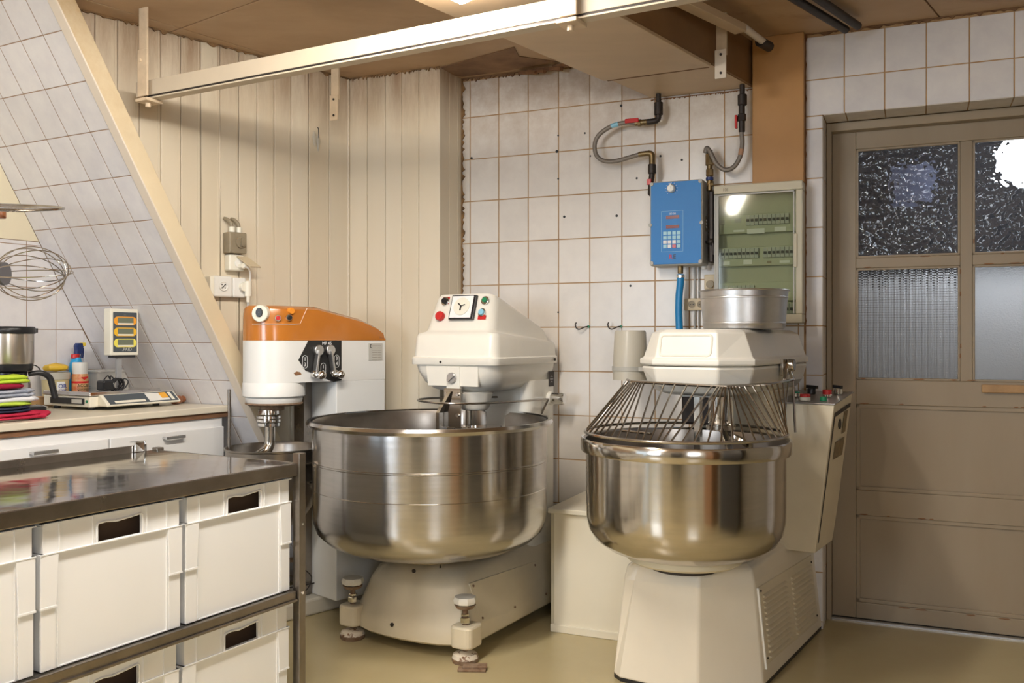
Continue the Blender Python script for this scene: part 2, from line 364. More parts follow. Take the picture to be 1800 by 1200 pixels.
# screw plugs left in the tile joints
for s, z, r in ((.23, 2.106, .004), (.224, 2.034, .007), (.23, 1.909, .004), (.359, 2.105, .0045), (.26, 1.734, .006), (.508, 1.725, .006), (-.21, 2.038, .006),
                (.571, 1.413, .005), (.706, 1.974, .005), (.529, 2.211, .006), (.80, 1.95, .005), (.385, 2.00, .004), (.60, 1.885, .005), (-.30, 2.0, .005), (.23, 1.30, .004)):
    t = MB(); t.cyl((s, -.0015, z), r, .003, 'y', 10); wb.part('screw_plug', t, INK)
# ragged, sooty plaster where tiles meet the ceiling, and the dark gap in the corner
def ragged(name, fr, p0, p1, w0, t, seed, m=SOOT, along='s', n=110, label=None):
    rr = random.Random(seed); top = []; bot = []
    for i in range(n+1):
        k = i/n; x = p0[0]+(p1[0]-p0[0])*k; z = p0[1]+(p1[1]-p0[1])*k; d = w0*(.15+.75*rr.random()**2)
        if along == 's': top.append((x, z)); bot.append((x, z-d))
        else: top.append((x-d*.3, z)); bot.append((x+d*.7, z))
    mb = MB(); mb.loft([[(x, t, z), (X, t, Z), (X, t-.006, Z), (x, t-.006, z)] for (x, z), (X, Z) in zip(top, bot)])
    return struct(name, mb, m, fr, (0, 0, 0), label)
CHIPD = mat('crumbling_gap', (.10, .06, .03), .9, var=1., vscale=18, col2=(.34, .20, .09))
ragged('trim_1', W, (-.26, CZ), (.56, CZ), .026, -.001, 3, label='sooty ragged joint above the tiles')
ragged('trim_2', W, (1.31, CZ), (2.6, CZ), .018, -.001, 4, SOOT, label='sooty joint above the door wall tiles')
ragged('trim_3', W, (-.2605, .9), (-.2605, CZ), .030, -.003, 5, CHIPD, 'z', 140, 'crumbling dark gap in the corner beside the boarded box')
ragged('trim_4', W, (.665, 2.222), (1.10, 2.222), .010, -.001, 6, CHIP, label='chipped filler under the boxed duct')
ragged('trim_15', W, (1.311, 1.2), (1.311, CZ), .008, -.002, 9, CHIP, 'z', 70, 'chipped edge of tiles beside the brown pilaster')

# ---- boarded box in the corner (chimney breast)
BS = [-.7535, -.651, -.551, -.462, -.371, -.261]
mb = MB(); mb.box((-.76, -.215, 0), (-.269, .02, CZ+.02)); wc = struct('wall_corner', mb, GROOVE, W, (0, 0, 0), 'cream boarded box in the corner')
for a, b in zip(BS, BS[1:]):
    t = MB(); t.box((a+.001, -.2235, 0), (b-.001, -.214, CZ)); wc.part('board', t, BOARD, bevel=.003)
for a, b in ((-.2235, -.13), (-.13, -.045), (-.045, .003)):
    t = MB(); t.box((-.270, a+.001, 0), (-.261, b-.001, CZ)); wc.part('board', t, BOARD, bevel=.003)
ragged('trim_5', W, (-.7535, CZ), (-.262, CZ), .02, -.225, 8, CHIPD, label='stained chipped joint above the boarded box')
# ---- diagonal boarded wall
AS = [-.66, -.56, -.46, -.36, -.27, -.18, -.09, 0.0, .051, .138, .224, .312, .397, .484, .572, .661, .749, .835, .923, 1.017, 1.128, 1.242]
hS = Vector((cos(radians(29)), -sin(radians(29)), 0)); P0 = Vector((-1.379, 4.18, 1.16)); VV = Vector((-1.79, 3.62, 2.407))-P0; VV.normalize(); bS = Vector((sin(radians(29)), cos(radians(29)), 0)); hb = .052
P0w = WS.w(*P0); nu = bS.cross(VV); nu.normalize(); nu = nu if nu.dot(hS) > 0 else -nu
NSa = hS.cross(VV); NSa.normalize(); NSa = -NSa if NSa.y > 0 else NSa
def bco(s, z): return (A.w(s, 0, z)-P0w).dot(NSa)+.015                      # behind the sloping wall when negative
ba, bb_, bc = bco(1, 0)-bco(0, 0), bco(0, 1)-bco(0, 0), bco(0, 0)
def aparts(p):
    q = clip(p, -ua, -ub, uc); r = clip(p, ua, ub, -uc); r = clip(r, ba, bb_, -bc) if r else r
    return [x for x in (q, r) if parea(x) > .0001]
def uco(s, z): return (A.w(s, 0, z)-P0w).dot(nu)-hb*KS*nu.dot(hS)+.012      # beyond the beam of the sloping wall
ua, ub, uc = uco(1, 0)-uco(0, 0), uco(0, 1)-uco(0, 0), uco(0, 0)
mb = MB()
for q_ in aparts([(-.7, 0), (1.27, 0), (1.27, CZ+.02), (-.7, CZ+.02)]): mb.slab(q_, .010, .08)
wa = struct('wall_boarded', mb, GROOVE, A, (0, 0, 0), 'cream painted tongue and groove board wall')
for i, (a, b) in enumerate(zip(AS, AS[1:])):
    pr = .003 if i > 18 else 0
    pls = aparts([(a+.001, 0), (b-.001, 0), (b-.001, CZ), (a+.001, CZ)])
    if not pls: continue
    t = MB()
    for pl in pls: t.slab(pl, -pr, .011)
    wa.part('board', t, BOARD, bevel=.0035)
    t = MB()
    for pl in aparts([(b-.013, 0), (b-.010, 0), (b-.010, CZ), (b-.013, CZ)]): t.slab(pl, -pr-.0012, .002)
    if t.v: wa.part('bead', t, BOARD)
ragged('trim_6', A, (0, CZ), (1.24, CZ), .018, -.0045, 12, CHIPD, label='brown chipped joint above the board wall')
mb = MB(); mb.tube([(1.236, -.004, z) for z in (0, 1.2, CZ)], .006, 6); struct('trim_7', mb, BOARD, A, label='cream corner bead of the board wall')
# kerb at its foot
mb = MB(); mb.box((.2, -.262, 0), (1.24, .0, .07)); struct('trim_8', mb, mat('kerb_paint', (.66, .62, .53), .5, spots=(.15, .11, .07), sscale=7, sthr=.66, sharp=.03), A, label='white painted kerb at the foot of the board wall', bevel=.01)

# ---- sloping tiled wall (underside of the stair), its beam, and the left wall
NS = hS.cross(VV); NS.normalize()
if NS.y > 0: NS = -NS
GC = Vector((-2.135, 4.6, 0)); GB = Vector((-.866, .5, 0))
def sp(s, v, n=0): return P0+hS*s+VV*v+NS*n
def s_edge(v): # where the slope meets the left wall
    q = P0+VV*v-GC; return -(q.dot(GB))/hS.dot(GB)
vb, vt = (ZF-1.16)/VV.z, (CZK-1.16)/VV.z
kk = (s_edge(1)-s_edge(0))
mb = MB(); lo = [sp(s_edge(vb), vb, -.005), sp(0, vb, -.005), sp(0, vt, -.005), sp(s_edge(vt), vt, -.005)]
mb.loft([[p+bS*.09 for p in lo], [p+NS*.003 for p in lo]]); wsl = struct('wall_slope', mb, GROUTW, WS, (0, 0, 0), 'sloping tiled wall with pale lavender tiles')
sc_ = [0, -.123]+[-.123-.147*i for i in range(1, 9)]; vr = [.2037*i for i in range(-9, 9)]
for a, b in zip(sc_[1:], sc_):
    for c, d in zip(vr, vr[1:]):
        poly = [(a+.0025, c+.0018), (b-.0025, c+.0018), (b-.0025, d-.0018), (a+.0025, d-.0018)]
        poly = clip(poly, -1, kk, -s_edge(0)-.002); poly = clip(poly, 0, 1, vt-.004) if poly else poly; poly = clip(poly, 0, -1, -vb) if poly else poly
        if parea(poly) < .0004: continue
        t = MB(); t.tile([sp(s, v, -.005) for s, v in poly], NS, .005); wsl.part('tile', t, TILE)
e = MB()
lo = [sp(0.001, vb, .004), sp(hb, vb, .004), sp(hb, vt, .004), sp(.001, vt, .004)]
e.loft([[p+bS*.012 for p in lo], lo]); struct('trim_9', e, BEAMF, WS, label='pinkish cream edge board of the sloping wall', bevel=.003)
e = MB(); lo = [sp(hb, vb, .002), sp(hb, vt, .002)]
e.loft([[lo[0], lo[1], lo[1]+bS*.10, lo[0]+bS*.10], [lo[0]-hS*.05, lo[1]-hS*.05, lo[1]+bS*.10-hS*.05, lo[0]+bS*.10-hS*.05]])
struct('trim_10', e, BEAMS, WS, label='yellowed sloping beam beside the board wall', bevel=.004)
# left wall
def gl(p): d = Vector(p)-GC; return d.x*.5+d.y*.866
sa, sb = gl(sp(s_edge(0), 0)), gl(sp(s_edge(1), 1)); za, zb = sp(0, 0).z, sp(0, 1).z; ms = (sb-sa)/(zb-za)
mb = MB(); mb.slab([(-4.6, ZF), (sa+ms*(ZF-za)+.05, ZF), (sa+ms*(CZK-za)+.05, CZK), (-4.6, CZK)], .002, .12); wl = struct('wall_left', mb, GROUTW, G, (0, 0, 0), 'white tiled left wall under cream plaster')
# slope intersection in the left wall frame: s grows with height drop
def gl(p): d = Vector(p)-GC; return d.x*.5+d.y*.866
sa, sb = gl(sp(s_edge(0), 0)), gl(sp(s_edge(1), 1)); za, zb = sp(0, 0).z, sp(0, 1).z; ms = (sb-sa)/(zb-za)
for i in range(-8, 4):
    for j in range(-7, 3):
        a, b, c, d = -.18+.15*i, -.03+.15*i, 1.224+.2*j, 1.424+.2*j
        g = .0015; poly = [(a+g, c+g), (b-g, c+g), (b-g, d-g), (a+g, d-g)]
        poly = clip(poly, 1, -ms, sa-ms*za-.001); poly = clip(poly, 0, 1, 1.642) if poly else poly; poly = clip(poly, 0, -1, -ZF) if poly else poly
        if parea(poly) < .0004: continue
        t = MB(); t.tile([(s, .005, z) for s, z in poly], (0, -1, 0), .005); wl.part('tile', t, TILE)
t = MB(); pts = [(-4.6, 1.645), (sa+ms*(1.645-za)-.002, 1.645), (sa+ms*(CZK-za)-.002, CZK), (-4.6, CZK)]
t.slab(pts, -.002, .006); wl.part('plaster', t, PLAST)
# rest of the room behind the camera: right wall, rear wall with two windows
mb = MB(); e_ = W.w(3.1, 0); fr = Frame(e_.x, e_.y, .4159)
mb.box((0, -6.2, 0), (.1, .1, CZ)); struct('wall_right', mb, WALLW, fr, label='plain room wall to the right, out of view')
mb = MB(); mb.box((-.47, -3.3, 0), (-.03, -2.7, 1.9)); Thing('reflection_cupboard', fr, (-.25, -3, 0), 'brown tall cupboard added for bowl reflections by the right wall, out of view', 'cupboard', mb=mb, m=mat('cupboard_brown', (.30, .14, .05), .5))  # unseen brown box added for the warm band in the bowl reflections
mb = MB(); mb.box((-.47, -2.2, 0), (-.03, -1.45, 1.8)); Thing('reflection_rack', fr, (-.25, -1.8, 0), 'dark enclosed rack added for bowl reflections by the right wall, out of view', 'rack', mb=mb, m=mat('reflection_dark', (.06, .055, .05), .4, .5))  # unseen dark box added to darken the bowl reflections
mb = MB(); ry = -1.75
for x0, x1, z0, z1 in ((-5.0, -3.95, 0, CZ), (-3.95, -2.75, 0, .95), (-3.95, -2.75, 2.15, CZ), (-2.75, -2.7, 0, CZ), (-2.9, .0, 0, CZ), (.0, 1.1, 0, .95), (.0, 1.1, 2.15, CZ), (1.1, 1.6, 0, CZ)): mb.box((x0, ry, z0), (x1, ry+.1, z1))
struct('wall_rear', mb, WALLW, label='rear wall with two windows, out of view')
mb = MB(); mb.box((-1.35, ry+.12, 0), (-.55, ry+.55, 2.0)); Thing('reflection_block', WD, (-.95, ry+.3, 0), 'dark tall oven added for steel reflections at the rear wall, behind the camera', 'block', mb=mb, m=mat('reflection_dark', (.06, .055, .05), .4, .5))  # unseen dark box put in for the steel bowls to reflect

# ---- door in the reveal
d0, d1, tf = 1.395, 2.455, DT
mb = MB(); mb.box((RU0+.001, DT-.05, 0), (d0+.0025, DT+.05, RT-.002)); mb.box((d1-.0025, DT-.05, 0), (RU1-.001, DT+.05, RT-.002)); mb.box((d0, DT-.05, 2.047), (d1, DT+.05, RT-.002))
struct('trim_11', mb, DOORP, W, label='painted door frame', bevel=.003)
dr = Thing('door_1', W, (d0, DT, 0), 'cream panelled door with four patterned glass panes', None, None, 'structure')
dz0, dz1 = .008, 2.048; st = .104; px = [(1.499, 1.879), (1.937, 2.351)]
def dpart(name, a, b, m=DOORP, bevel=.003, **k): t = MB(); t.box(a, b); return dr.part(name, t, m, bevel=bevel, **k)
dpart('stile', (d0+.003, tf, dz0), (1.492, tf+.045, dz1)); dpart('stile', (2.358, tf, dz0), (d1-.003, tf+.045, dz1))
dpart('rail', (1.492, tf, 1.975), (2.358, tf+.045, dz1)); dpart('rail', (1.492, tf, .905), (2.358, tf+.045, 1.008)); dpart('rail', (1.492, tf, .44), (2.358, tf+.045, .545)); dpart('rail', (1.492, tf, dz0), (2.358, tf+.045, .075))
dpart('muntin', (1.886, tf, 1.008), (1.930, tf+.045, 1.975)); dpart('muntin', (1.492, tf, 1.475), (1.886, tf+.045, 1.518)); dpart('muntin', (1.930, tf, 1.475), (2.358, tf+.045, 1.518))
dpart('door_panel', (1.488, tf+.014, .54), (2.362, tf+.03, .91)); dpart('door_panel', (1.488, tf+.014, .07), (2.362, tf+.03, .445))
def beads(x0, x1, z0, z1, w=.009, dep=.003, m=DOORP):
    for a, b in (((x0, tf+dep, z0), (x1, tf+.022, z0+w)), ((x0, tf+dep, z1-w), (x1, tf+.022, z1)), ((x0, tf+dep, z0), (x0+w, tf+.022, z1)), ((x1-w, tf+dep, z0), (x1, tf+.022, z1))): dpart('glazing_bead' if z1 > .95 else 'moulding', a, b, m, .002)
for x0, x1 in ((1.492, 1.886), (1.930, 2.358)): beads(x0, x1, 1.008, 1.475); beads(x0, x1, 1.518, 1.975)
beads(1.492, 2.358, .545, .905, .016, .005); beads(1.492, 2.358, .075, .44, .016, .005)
def pane(x0, x1, z0, z1, m, lab): t = MB(); t.box((x0, tf+.018, z0), (x1, tf+.023, z1)); dr.part('pane', t, m, label=lab)
pane(1.499, 1.879, 1.522, 1.969, PANED, 'hammered glass pane, dark behind'); pane(1.936, 2.352, 1.522, 1.969, PANED, 'hammered glass pane with bright reflection')
pane(1.499, 1.879, 1.013, 1.470, PANEG, 'small grid patterned glass pane'); pane(1.936, 2.352, 1.013, 1.470, PANEF, 'frosted glass pane')
rr = random.Random(5)
for z in (1.477, 1.012, .908, .07, .443, 1.516):
    for i in range(5):
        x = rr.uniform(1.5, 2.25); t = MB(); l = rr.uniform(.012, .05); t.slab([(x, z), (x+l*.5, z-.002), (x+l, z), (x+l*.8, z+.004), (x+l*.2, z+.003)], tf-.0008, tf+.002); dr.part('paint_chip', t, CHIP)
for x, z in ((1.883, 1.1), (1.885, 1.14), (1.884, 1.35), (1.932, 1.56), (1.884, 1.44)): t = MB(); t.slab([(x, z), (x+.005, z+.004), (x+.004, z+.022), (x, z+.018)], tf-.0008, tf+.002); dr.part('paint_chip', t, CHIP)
t = MB(); t.box((1.962, tf-.022, .966), (2.16, tf, .998)); dr.part('wooden_latch', t, WOOD, bevel=.003, label='bare brown wooden bar')
t = MB(); t.box((d0, DT-.03, 0), (d1, DT+.06, .006)); struct('trim_12', t, ALU, W, label='metal door threshold')
# passage behind the door
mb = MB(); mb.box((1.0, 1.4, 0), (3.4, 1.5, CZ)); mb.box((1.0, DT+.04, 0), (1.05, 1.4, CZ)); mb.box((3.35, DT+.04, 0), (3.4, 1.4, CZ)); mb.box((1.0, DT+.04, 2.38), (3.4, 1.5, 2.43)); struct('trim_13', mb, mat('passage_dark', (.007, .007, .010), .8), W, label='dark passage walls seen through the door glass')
mb = MB(); mb.box((1.2, .75, 0), (3.1, .80, 1.47)); struct('trim_14', mb, mat('passage_screen', (.75, .78, .82), .6), W, label='pale partition seen through the lower door glass')

pg_ = Thing('passage_lamp', W, (2.15, .62, 1.9), 'bright globe lamp in the passage, glimpsed through the top right door pane', 'lamp')
t = MB(); t.sphere((2.15, .62, 1.95), .11, 20); pg_.part('globe', t, BULB); t = MB(); t.cyl((2.15, .62, 2.055), .02, .33, 'z', 10); pg_.part('stem', t, IRON)
t = MB(); t.box((1.62, .72, 1.80), (1.80, .75, 1.99)); Thing('highlight_panel', W, (1.57, .735, 1.8), 'bluish panel added in the passage as the highlight in the top left door pane', 'panel', mb=t, m=mat('highlight_blue', (.05, .06, .10), .5))  # added coloured panel stands in for the bluish highlight in the pane
mb = MB(); mb.loft([[(-.39, 4.21, z), (.01, 3.866, z), (.03, 3.99, z), (.20, 4.07, z), (-.05, 4.22, z), (-.235, 4.30, z)] for z in (CZ-.004, CZ-.0005)]); struct('trim_16', mb, mat('scorched_patch', (.16, .085, .045), .8, var=1., vscale=7, col2=(.30, .18, .10)), label='dark stained patch of bare ceiling in the corner')
rs_ = random.Random(2)
for x, z in ((1.045, 2.10), (1.065, 2.085)):
    t = MB(); t.loft([[(x+r*cos(u)*.010*(1+.3*sin(3*u)), -.004-h, z+r*sin(u)*.034*(1+.2*sin(4*u+x*90))) for u in [2*pi*i/16 for i in range(16)]] for r, h in ((1, 0), (.8, .004), (.3, .006))], True, True, True); wa.part('adhesive_residue', t, JUG)
t = MB(); t.tube(crom([(1.062, -.004, 2.155), (1.062, -.010, 2.15), (1.060, -.016, 2.12), (1.058, -.020, 2.105)], 4), .002, 6); wa.part('bent_nail', t, IRON)
# ---- brown pilaster beside the door, boxed duct under the ceiling
mb = MB(); mb.box((1.104, -.045, 1.814), (1.308, .004, CZ)); Thing('boxed_pipe_casing', W, (1.2, 0, 1.8), 'orange-brown painted casing panel running up the wall above the fuse box', 'casing', mb=mb, m=PILAS, bevel=.004)
def dpt(s, l, z): # s: along the wall, l: distance out from the wall along the duct direction
    p = W.w(s, 0); return (p.x-D0.x*l, p.y-D0.y*l, z)
du = Thing('boxed_duct', WD, dpt(.885, .4, 2.3), 'tan boarded box duct under the ceiling running out from the tiled wall', 'duct')
t = MB(); t.loft([[dpt(.671, .008, z), dpt(.671, .37, z), dpt(1.099, .39, z), dpt(1.099, .008, z)] for z in (2.228, 2.24)]); du.part('underside_panel', t, DUCT, bevel=.002, label='short rear underside panel')
t = MB(); t.loft([[dpt(.665, .395, z), dpt(.665, 3.6, z), dpt(1.105, 3.6, z), dpt(1.105, .415, z)] for z in (2.216, 2.228)]); du.part('underside_panel', t, DUCT, bevel=.002, label='long front underside panel')
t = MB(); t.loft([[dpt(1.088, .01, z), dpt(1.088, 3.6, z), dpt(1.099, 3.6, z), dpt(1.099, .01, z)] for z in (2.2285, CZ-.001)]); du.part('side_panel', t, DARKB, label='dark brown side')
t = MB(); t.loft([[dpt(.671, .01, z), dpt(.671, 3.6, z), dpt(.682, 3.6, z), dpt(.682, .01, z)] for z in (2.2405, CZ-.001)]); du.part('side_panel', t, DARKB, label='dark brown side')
t = MB(); t.bar(dpt(.673, .382, 2.229), dpt(1.09, .402, 2.229), .018, .02); du.part('gap_strip', t, SOOT, label='black gap between the underside panels')
# broken stub of timber where the old duct joined the ceiling
t = MB()
for i in range(9):
    k = i/8; p = W.w(.05+.35*k, -.02-.04*k); t.bar((p.x, p.y, CZ-.012), (p.x+.07, p.y-.05-.04*random.random(), CZ-.02-.015*random.random()), .02, .012)
Thing('splintered_filler', W, (.2, -.03, CZ-.02), 'splintered remains of filler hanging from ceiling above the tiles', 'filler').part('splinters', MB().add([tuple(((Vector(v)-Vector((W.x, W.y, 0))).dot(Vector((W.R[0], W.R[1], 0))), (Vector(v)-Vector((W.x, W.y, 0))).dot(Vector((W.B[0], W.B[1], 0))), v[2])) for v in t.v], t.f), CHIP, kind='stuff')
# ================================================================ CEILING FITTINGS
LP = Vector((-.118, 2.66)); lt = Thing('ceiling_lamp', WD, (-.118, 2.66, CZ), 'lit fluorescent ceiling lamp with white diffuser, above the long rail', 'lamp')
def lamp(th, x, y, dm=LAMPM, Z=CZ):
    def q(a, b, zz): return (x-D0.x*a+D1.x*b, y-D0.y*a+D1.y*b, zz)
    t = MB(); t.loft([[q(a, -.030, Z-.001), q(a, .030, Z-.001), q(a, .034, Z-.009), q(a, -.034, Z-.009)] for a in (.0, 1.24)]); th.part('fitting_body', t, WPLAS, bevel=.003)
    t = MB(); sec = lambda a, k: [q(a, .052*k*cos(u), Z-.034-.048*k*sin(u)) for u in [radians(-32+244*i/12) for i in range(13)]]
    t.loft([sec(.012, .75), sec(.03, 1), sec(1.21, 1), sec(1.228, .75)], True, True, True); th.part('diffuser', t, dm)
    t = MB()
    for a in (.18, 1.05): t.loft([[q(a+c, b, zz) for b, zz in ((.0525, Z-.02), (.057, Z-.02), (.057, Z-.05), (.0525, Z-.05))] for c in (0, .02)])
    th.part('clip', t, CHROME)
lamp(lt, LP.x, LP.y, LAMPM, 2.232)
for a in (.25, .95): t = MB(); t.tube([(LP.x-D0.x*a, LP.y-D0.y*a, 2.233), (LP.x-D0.x*a, LP.y-D0.y*a, 2.2155 if a < .5 else 2.2155)], .006, 8); lt.part('hanging_rod', t, IRON)
l2 = Thing('ceiling_lamp', WD, (-1.3, .4, CZ), 'fluorescent ceiling lamp behind the camera, outside the picture', 'lamp'); lamp(l2, -1.09, .66, LAMPM2)
# long rail hung from the ceiling
Rl = Frame(-1.406, 3.461, math.atan2(3.461-2.546, .255+1.406))
rl = Thing('ceiling_rail', Rl, (0, 0, 2.13), 'long cream painted steel rail hanging under the ceiling on brackets', 'rail')
t = MB(); t.loft([[(x, y, z) for y, z in ((-.02, 2.093), (-.02, 2.150), (.02, 2.150), (.02, 2.093), (.016, 2.093), (.016, 2.146), (-.016, 2.146), (-.016, 2.093))] for x in (-.012, 3.4)]); rl.part('channel', t, mat('rail_paint', (.58, .49, .37), .45, var=.08, vscale=8), bevel=.002)
t = MB(); t.box((.03, -.0165, 2.0855), (3.4, -.012, 2.0935)); t.box((.03, .012, 2.0855), (3.4, .0165, 2.0935)); rl.part('runner_groove', t, IRON)
t = MB(); t.box((.0, -.021, 2.080), (3.4, .021, 2.0858)); rl.part('bottom_flange', t, mat('rail_paint', (.8, .7, .5)), bevel=.001)
HB = mat('bracket_paint', (.66, .52, .36), .5, var=.2, vscale=20, spots=(.3, .18, .1), sscale=30, sthr=.72)
def hanger(nm, x, lab):
    t = MB(); t.loft([[(a, b, z) for a, b in ((x-.022, -.034), (x+.022, -.034), (x+.022, -.026), (x+.008, -.026), (x+.004, -.032), (x-.004, -.032), (x-.008, -.026), (x-.022, -.026))] for z in (2.10, CZ)]); h = rl.part('hanger', t, HB, bevel=.0015, label=lab)
    t = MB(); t.box((x-.018, -.044, 2.085), (x+.034, -.035, 2.26 if nm else 2.24)); t.box((x-.03, -.044, 2.068), (x+.034, .03, 2.080)); rl.part('clamp_plate', t, HB, bevel=.002, label='')
    t = MB(); t.cyl((x, -.05, 2.22), .007, .012, 'y', 8); t.cyl((x, -.01, 2.052), .010, .018, 'z', 8); rl.part('bolt', t, HB)
hanger(1, .045, 'brown painted hanger strut'); hanger(0, 1.80, 'brown painted hanger strut')
for (x, y), lb, m_, zb in (((-.777, 4.008), 'short brown hanging bracket in front of the board wall', HB, 2.14), ((.80, 3.472), 'cream hanging bracket beside the box duct', BEAMF, 2.17)):
    h = Thing('hanging_bracket', Frame(x, y, Rl.th), (0, 0, CZ), lb, 'bracket')
    t = MB(); t.loft([[(a, b, z) for a, b in ((-.02, -.006), (.02, -.006), (.02, .006), (.006, .002), (-.006, .002), (-.02, .006))] for z in (zb+.09, CZ)]); h.part('strut', t, HB, bevel=.001)
    t = MB(); t.box((-.024, -.012, zb), (.02, -.006, zb+.11)); h.part('end_plate', t, m_, bevel=.002)
    t = MB(); t.cyl((0, -.016, zb+.09), .005, .006, 'y', 8); t.cyl((0, -.016, zb+.02), .005, .006, 'y', 8); h.part('bolt', t, IRON)
# strut, pipe and dark pipes at the upper right
t = MB(); t.bar((.345, 2.885, 2.345), (.862, 3.43, 2.345), .05, .03); Thing('timber_strut', WD, (.6, 3.2, 2.35), 'tan timber strut beside the duct side under the ceiling', 'strut', mb=t, m=DUCT, bevel=.003)
t = Thing('capped_pipe', WD, (.9, 3.53, 2.36), 'cream pipe entering the brown casing near the ceiling', 'pipe')
p = MB(); p.tube([(.872, 3.44, 2.36), (1.03, 3.655, 2.355)], .014, 10); t.part('pipe', p, BEAMF)
p = MB(); p.tube([(.98, 3.60, 2.355), (1.035, 3.663, 2.354)], .021, 10); t.part('collar', p, IRON)
for a, b, g_ in (((.62, 2.80, 2.375), (1.292, 3.523, 2.375), 0), ((.70, 2.79, 2.385), (1.334, 3.51, 2.385), 1)):
    p = MB(); p.tube([a, b], .0155, 12); Thing('dark_pipe', WD, ((a[0]+b[0])/2, (a[1]+b[1])/2, 2.38), ('lower left' if not g_ else 'upper right')+' one of two black pipes ending at the ceiling over the door', 'pipe', 'black pipes under the ceiling', mb=p, m=IRON)

# ================================================================ WALL FITTINGS ON THE TILES
# water meter / dosing unit
wm = Thing('water_dosing_unit', W, (.80, -.06, 1.48), 'blue fronted water dosing control box on the tiled wall', 'control box')
t = MB(); t.box((.690, -.118, 1.487), (.915, -.004, 1.842)); wm.part('housing', t, GREYP, bevel=.008)
t = MB(); t.slab([(x, z) for x, z, _ in rrect(.697, .909, 1.493, 1.837, .014)], -.1225, -.117); fp = wm.part('front_plate', t, BLUE)
for x, z in ((.700, 1.832), (.906, 1.832), (.700, 1.499), (.906, 1.499), (.694, 1.66), (.911, 1.66)):
    t = MB(); t.cyl((x, -.126, z), .008, .005, 'y', 12); wm.part('screw', t, GREYP)
t = MB(); t.lathe([(.0001, -.012), (.013, -.012), (.016, -.008), (.018, 0), (.018, .008)], (.785, -.132, 1.808), 24, 'y'); t.box((.783, -.146, 1.806), (.787, -.142, 1.828)); wm.part('knob', t, WPLAS)
t = MB()
for i in range(11):
    a = radians(-50+28*i); c_, s_ = cos(a), sin(a); t.bar((.785+.022*c_, -.1228, 1.808+.022*s_), (.785+.027*c_, -.1228, 1.808+.027*s_), .0012)
wm.part('dial_scale', t, WINK)
t = MB()
for a, b in (((.742, 1.545), (.742, 1.715)), ((.834, 1.545), (.834, 1.715)), ((.742, 1.715), (.834, 1.715)), ((.742, 1.545), (.834, 1.545))): t.bar((a[0], -.1228, a[1]), (b[0], -.1228, b[1]), .0010)
wm.part('printed_frame', t, LBLUE)
for z in (1.682, 1.642):
    t = MB(); t.box((.762, -.1245, z), (.818, -.122, z+.014)); wm.part('display', t, DKRED)
wm.text('00 00', .012, (.790, -.1232, 1.703), WINK, fp)
for i in range(4):
    for j in range(4):
        x = .750+.0195*i; z = 1.560+.0185*j; t = MB(); t.box((x, -.1252, z), (x+.015, -.122, z+.014))
        m_ = KEYL if (j > 1 or i == 3) else WPLAS; m_ = RED if (i == 2 and j == 0) else m_; m_ = KEYL if (i == 0 and j == 0) else m_
        wm.part('key', t, m_)
wm.text('R', .026, (.782, -.1232, 1.522), REDINK, fp); wm.text('E', .026, (.798, -.1232, 1.522), INK, fp)
t = MB(); t.box((.9148, -.075, 1.63), (.9165, -.035, 1.695)); wm.part('type_plate', t, OLDP)
for z in (1.648, 1.662, 1.676): wm.text('1 2 3', .009, (.9172, -.055, z), WINK, None, 'right')
t = MB(); t.tube([(.905, -.05, 1.485), (.905, -.05, 1.472)], .011, 10); wm.part('cable_gland', t, WPLAS)
# black back tank with tap on its right
t = MB(); t.box((.925, -.05, 1.50), (.945, -.004, 1.80)); bt = wm.part('mounting_bracket', t, IRON, bevel=.004)
t = MB(); t.tube([(.916, -.06, 1.585), (.945, -.075, 1.585), (.950, -.075, 1.57), (.950, -.07, 1.53)], .006, 8); t.sphere((.94, -.072, 1.585), .014, 10); wm.part('drain_tap', t, IRON)
# hoses with valves
h1 = Thing('supply_hose', W, (.70, -.03, 2.2), 'left grey braided hose looping from the duct to the blue box', 'hose', 'braided water hoses above the blue box')
t = MB(); t.tube([(.716, -.07, 2.225), (.716, -.07, 2.19)], .011, 10); t.cyl((.716, -.07, 2.135), .019, .055, 'z', 12); t.tube(crom([(.716, -.07, 2.14), (.712, -.07, 2.118), (.696, -.075, 2.110), (.655, -.08, 2.108)], 5), .013, 10); h1.part('elbow_fitting', t, IRON)
t = MB(); t.cyl((.615, -.08, 2.108), .013, .055, 'x', 10); t.cyl((.628, -.08, 2.108), .016, .014, 'x', 8); h1.part('ball_valve', t, BRASS)
t = MB(); t.box((.575, -.102, 2.107), (.636, -.094, 2.126)); h1.part('valve_lever', t, RED, bevel=.003)
t = MB(); t.tube(crom([(.617, -.08, 2.108), (.574, -.08, 2.115), (.51, -.08, 2.105), (.455, -.08, 2.075), (.433, -.08, 2.035), (.440, -.08, 1.985), (.475, -.08, 1.957), (.53, -.08, 1.952), (.60, -.08, 1.965), (.635, -.08, 1.972)], 6), .0095, 10); h1.part('braided_tube', t, HOSE)
t = MB(); t.tube([(.54, -.08, 2.1125), (.508, -.08, 2.1055)], .0104, 10); h1.part('printed_band', t, LBLUE)
t = MB(); t.tube([(.632, -.08, 1.972), (.672, -.08, 1.974)], .0115, 10); t.tube(crom([(.672, -.08, 1.974), (.688, -.08, 1.968), (.690, -.08, 1.945), (.690, -.08, 1.89)], 5), .013, 10); h1.part('end_fitting', t, BRASS)
t = MB(); t.cyl((.690, -.08, 1.885), .018, .04, 'z', 10); t.tube([(.690, -.08, 1.885), (.686, -.08, 1.855), (.682, -.075, 1.80), (.694, -.07, 1.79)], .012, 10); h1.part('check_valve', t, IRON)
t = MB(); t.box((.672, -.10, 1.836), (.690, -.092, 1.86)); h1.part('valve_lever', t, RED)
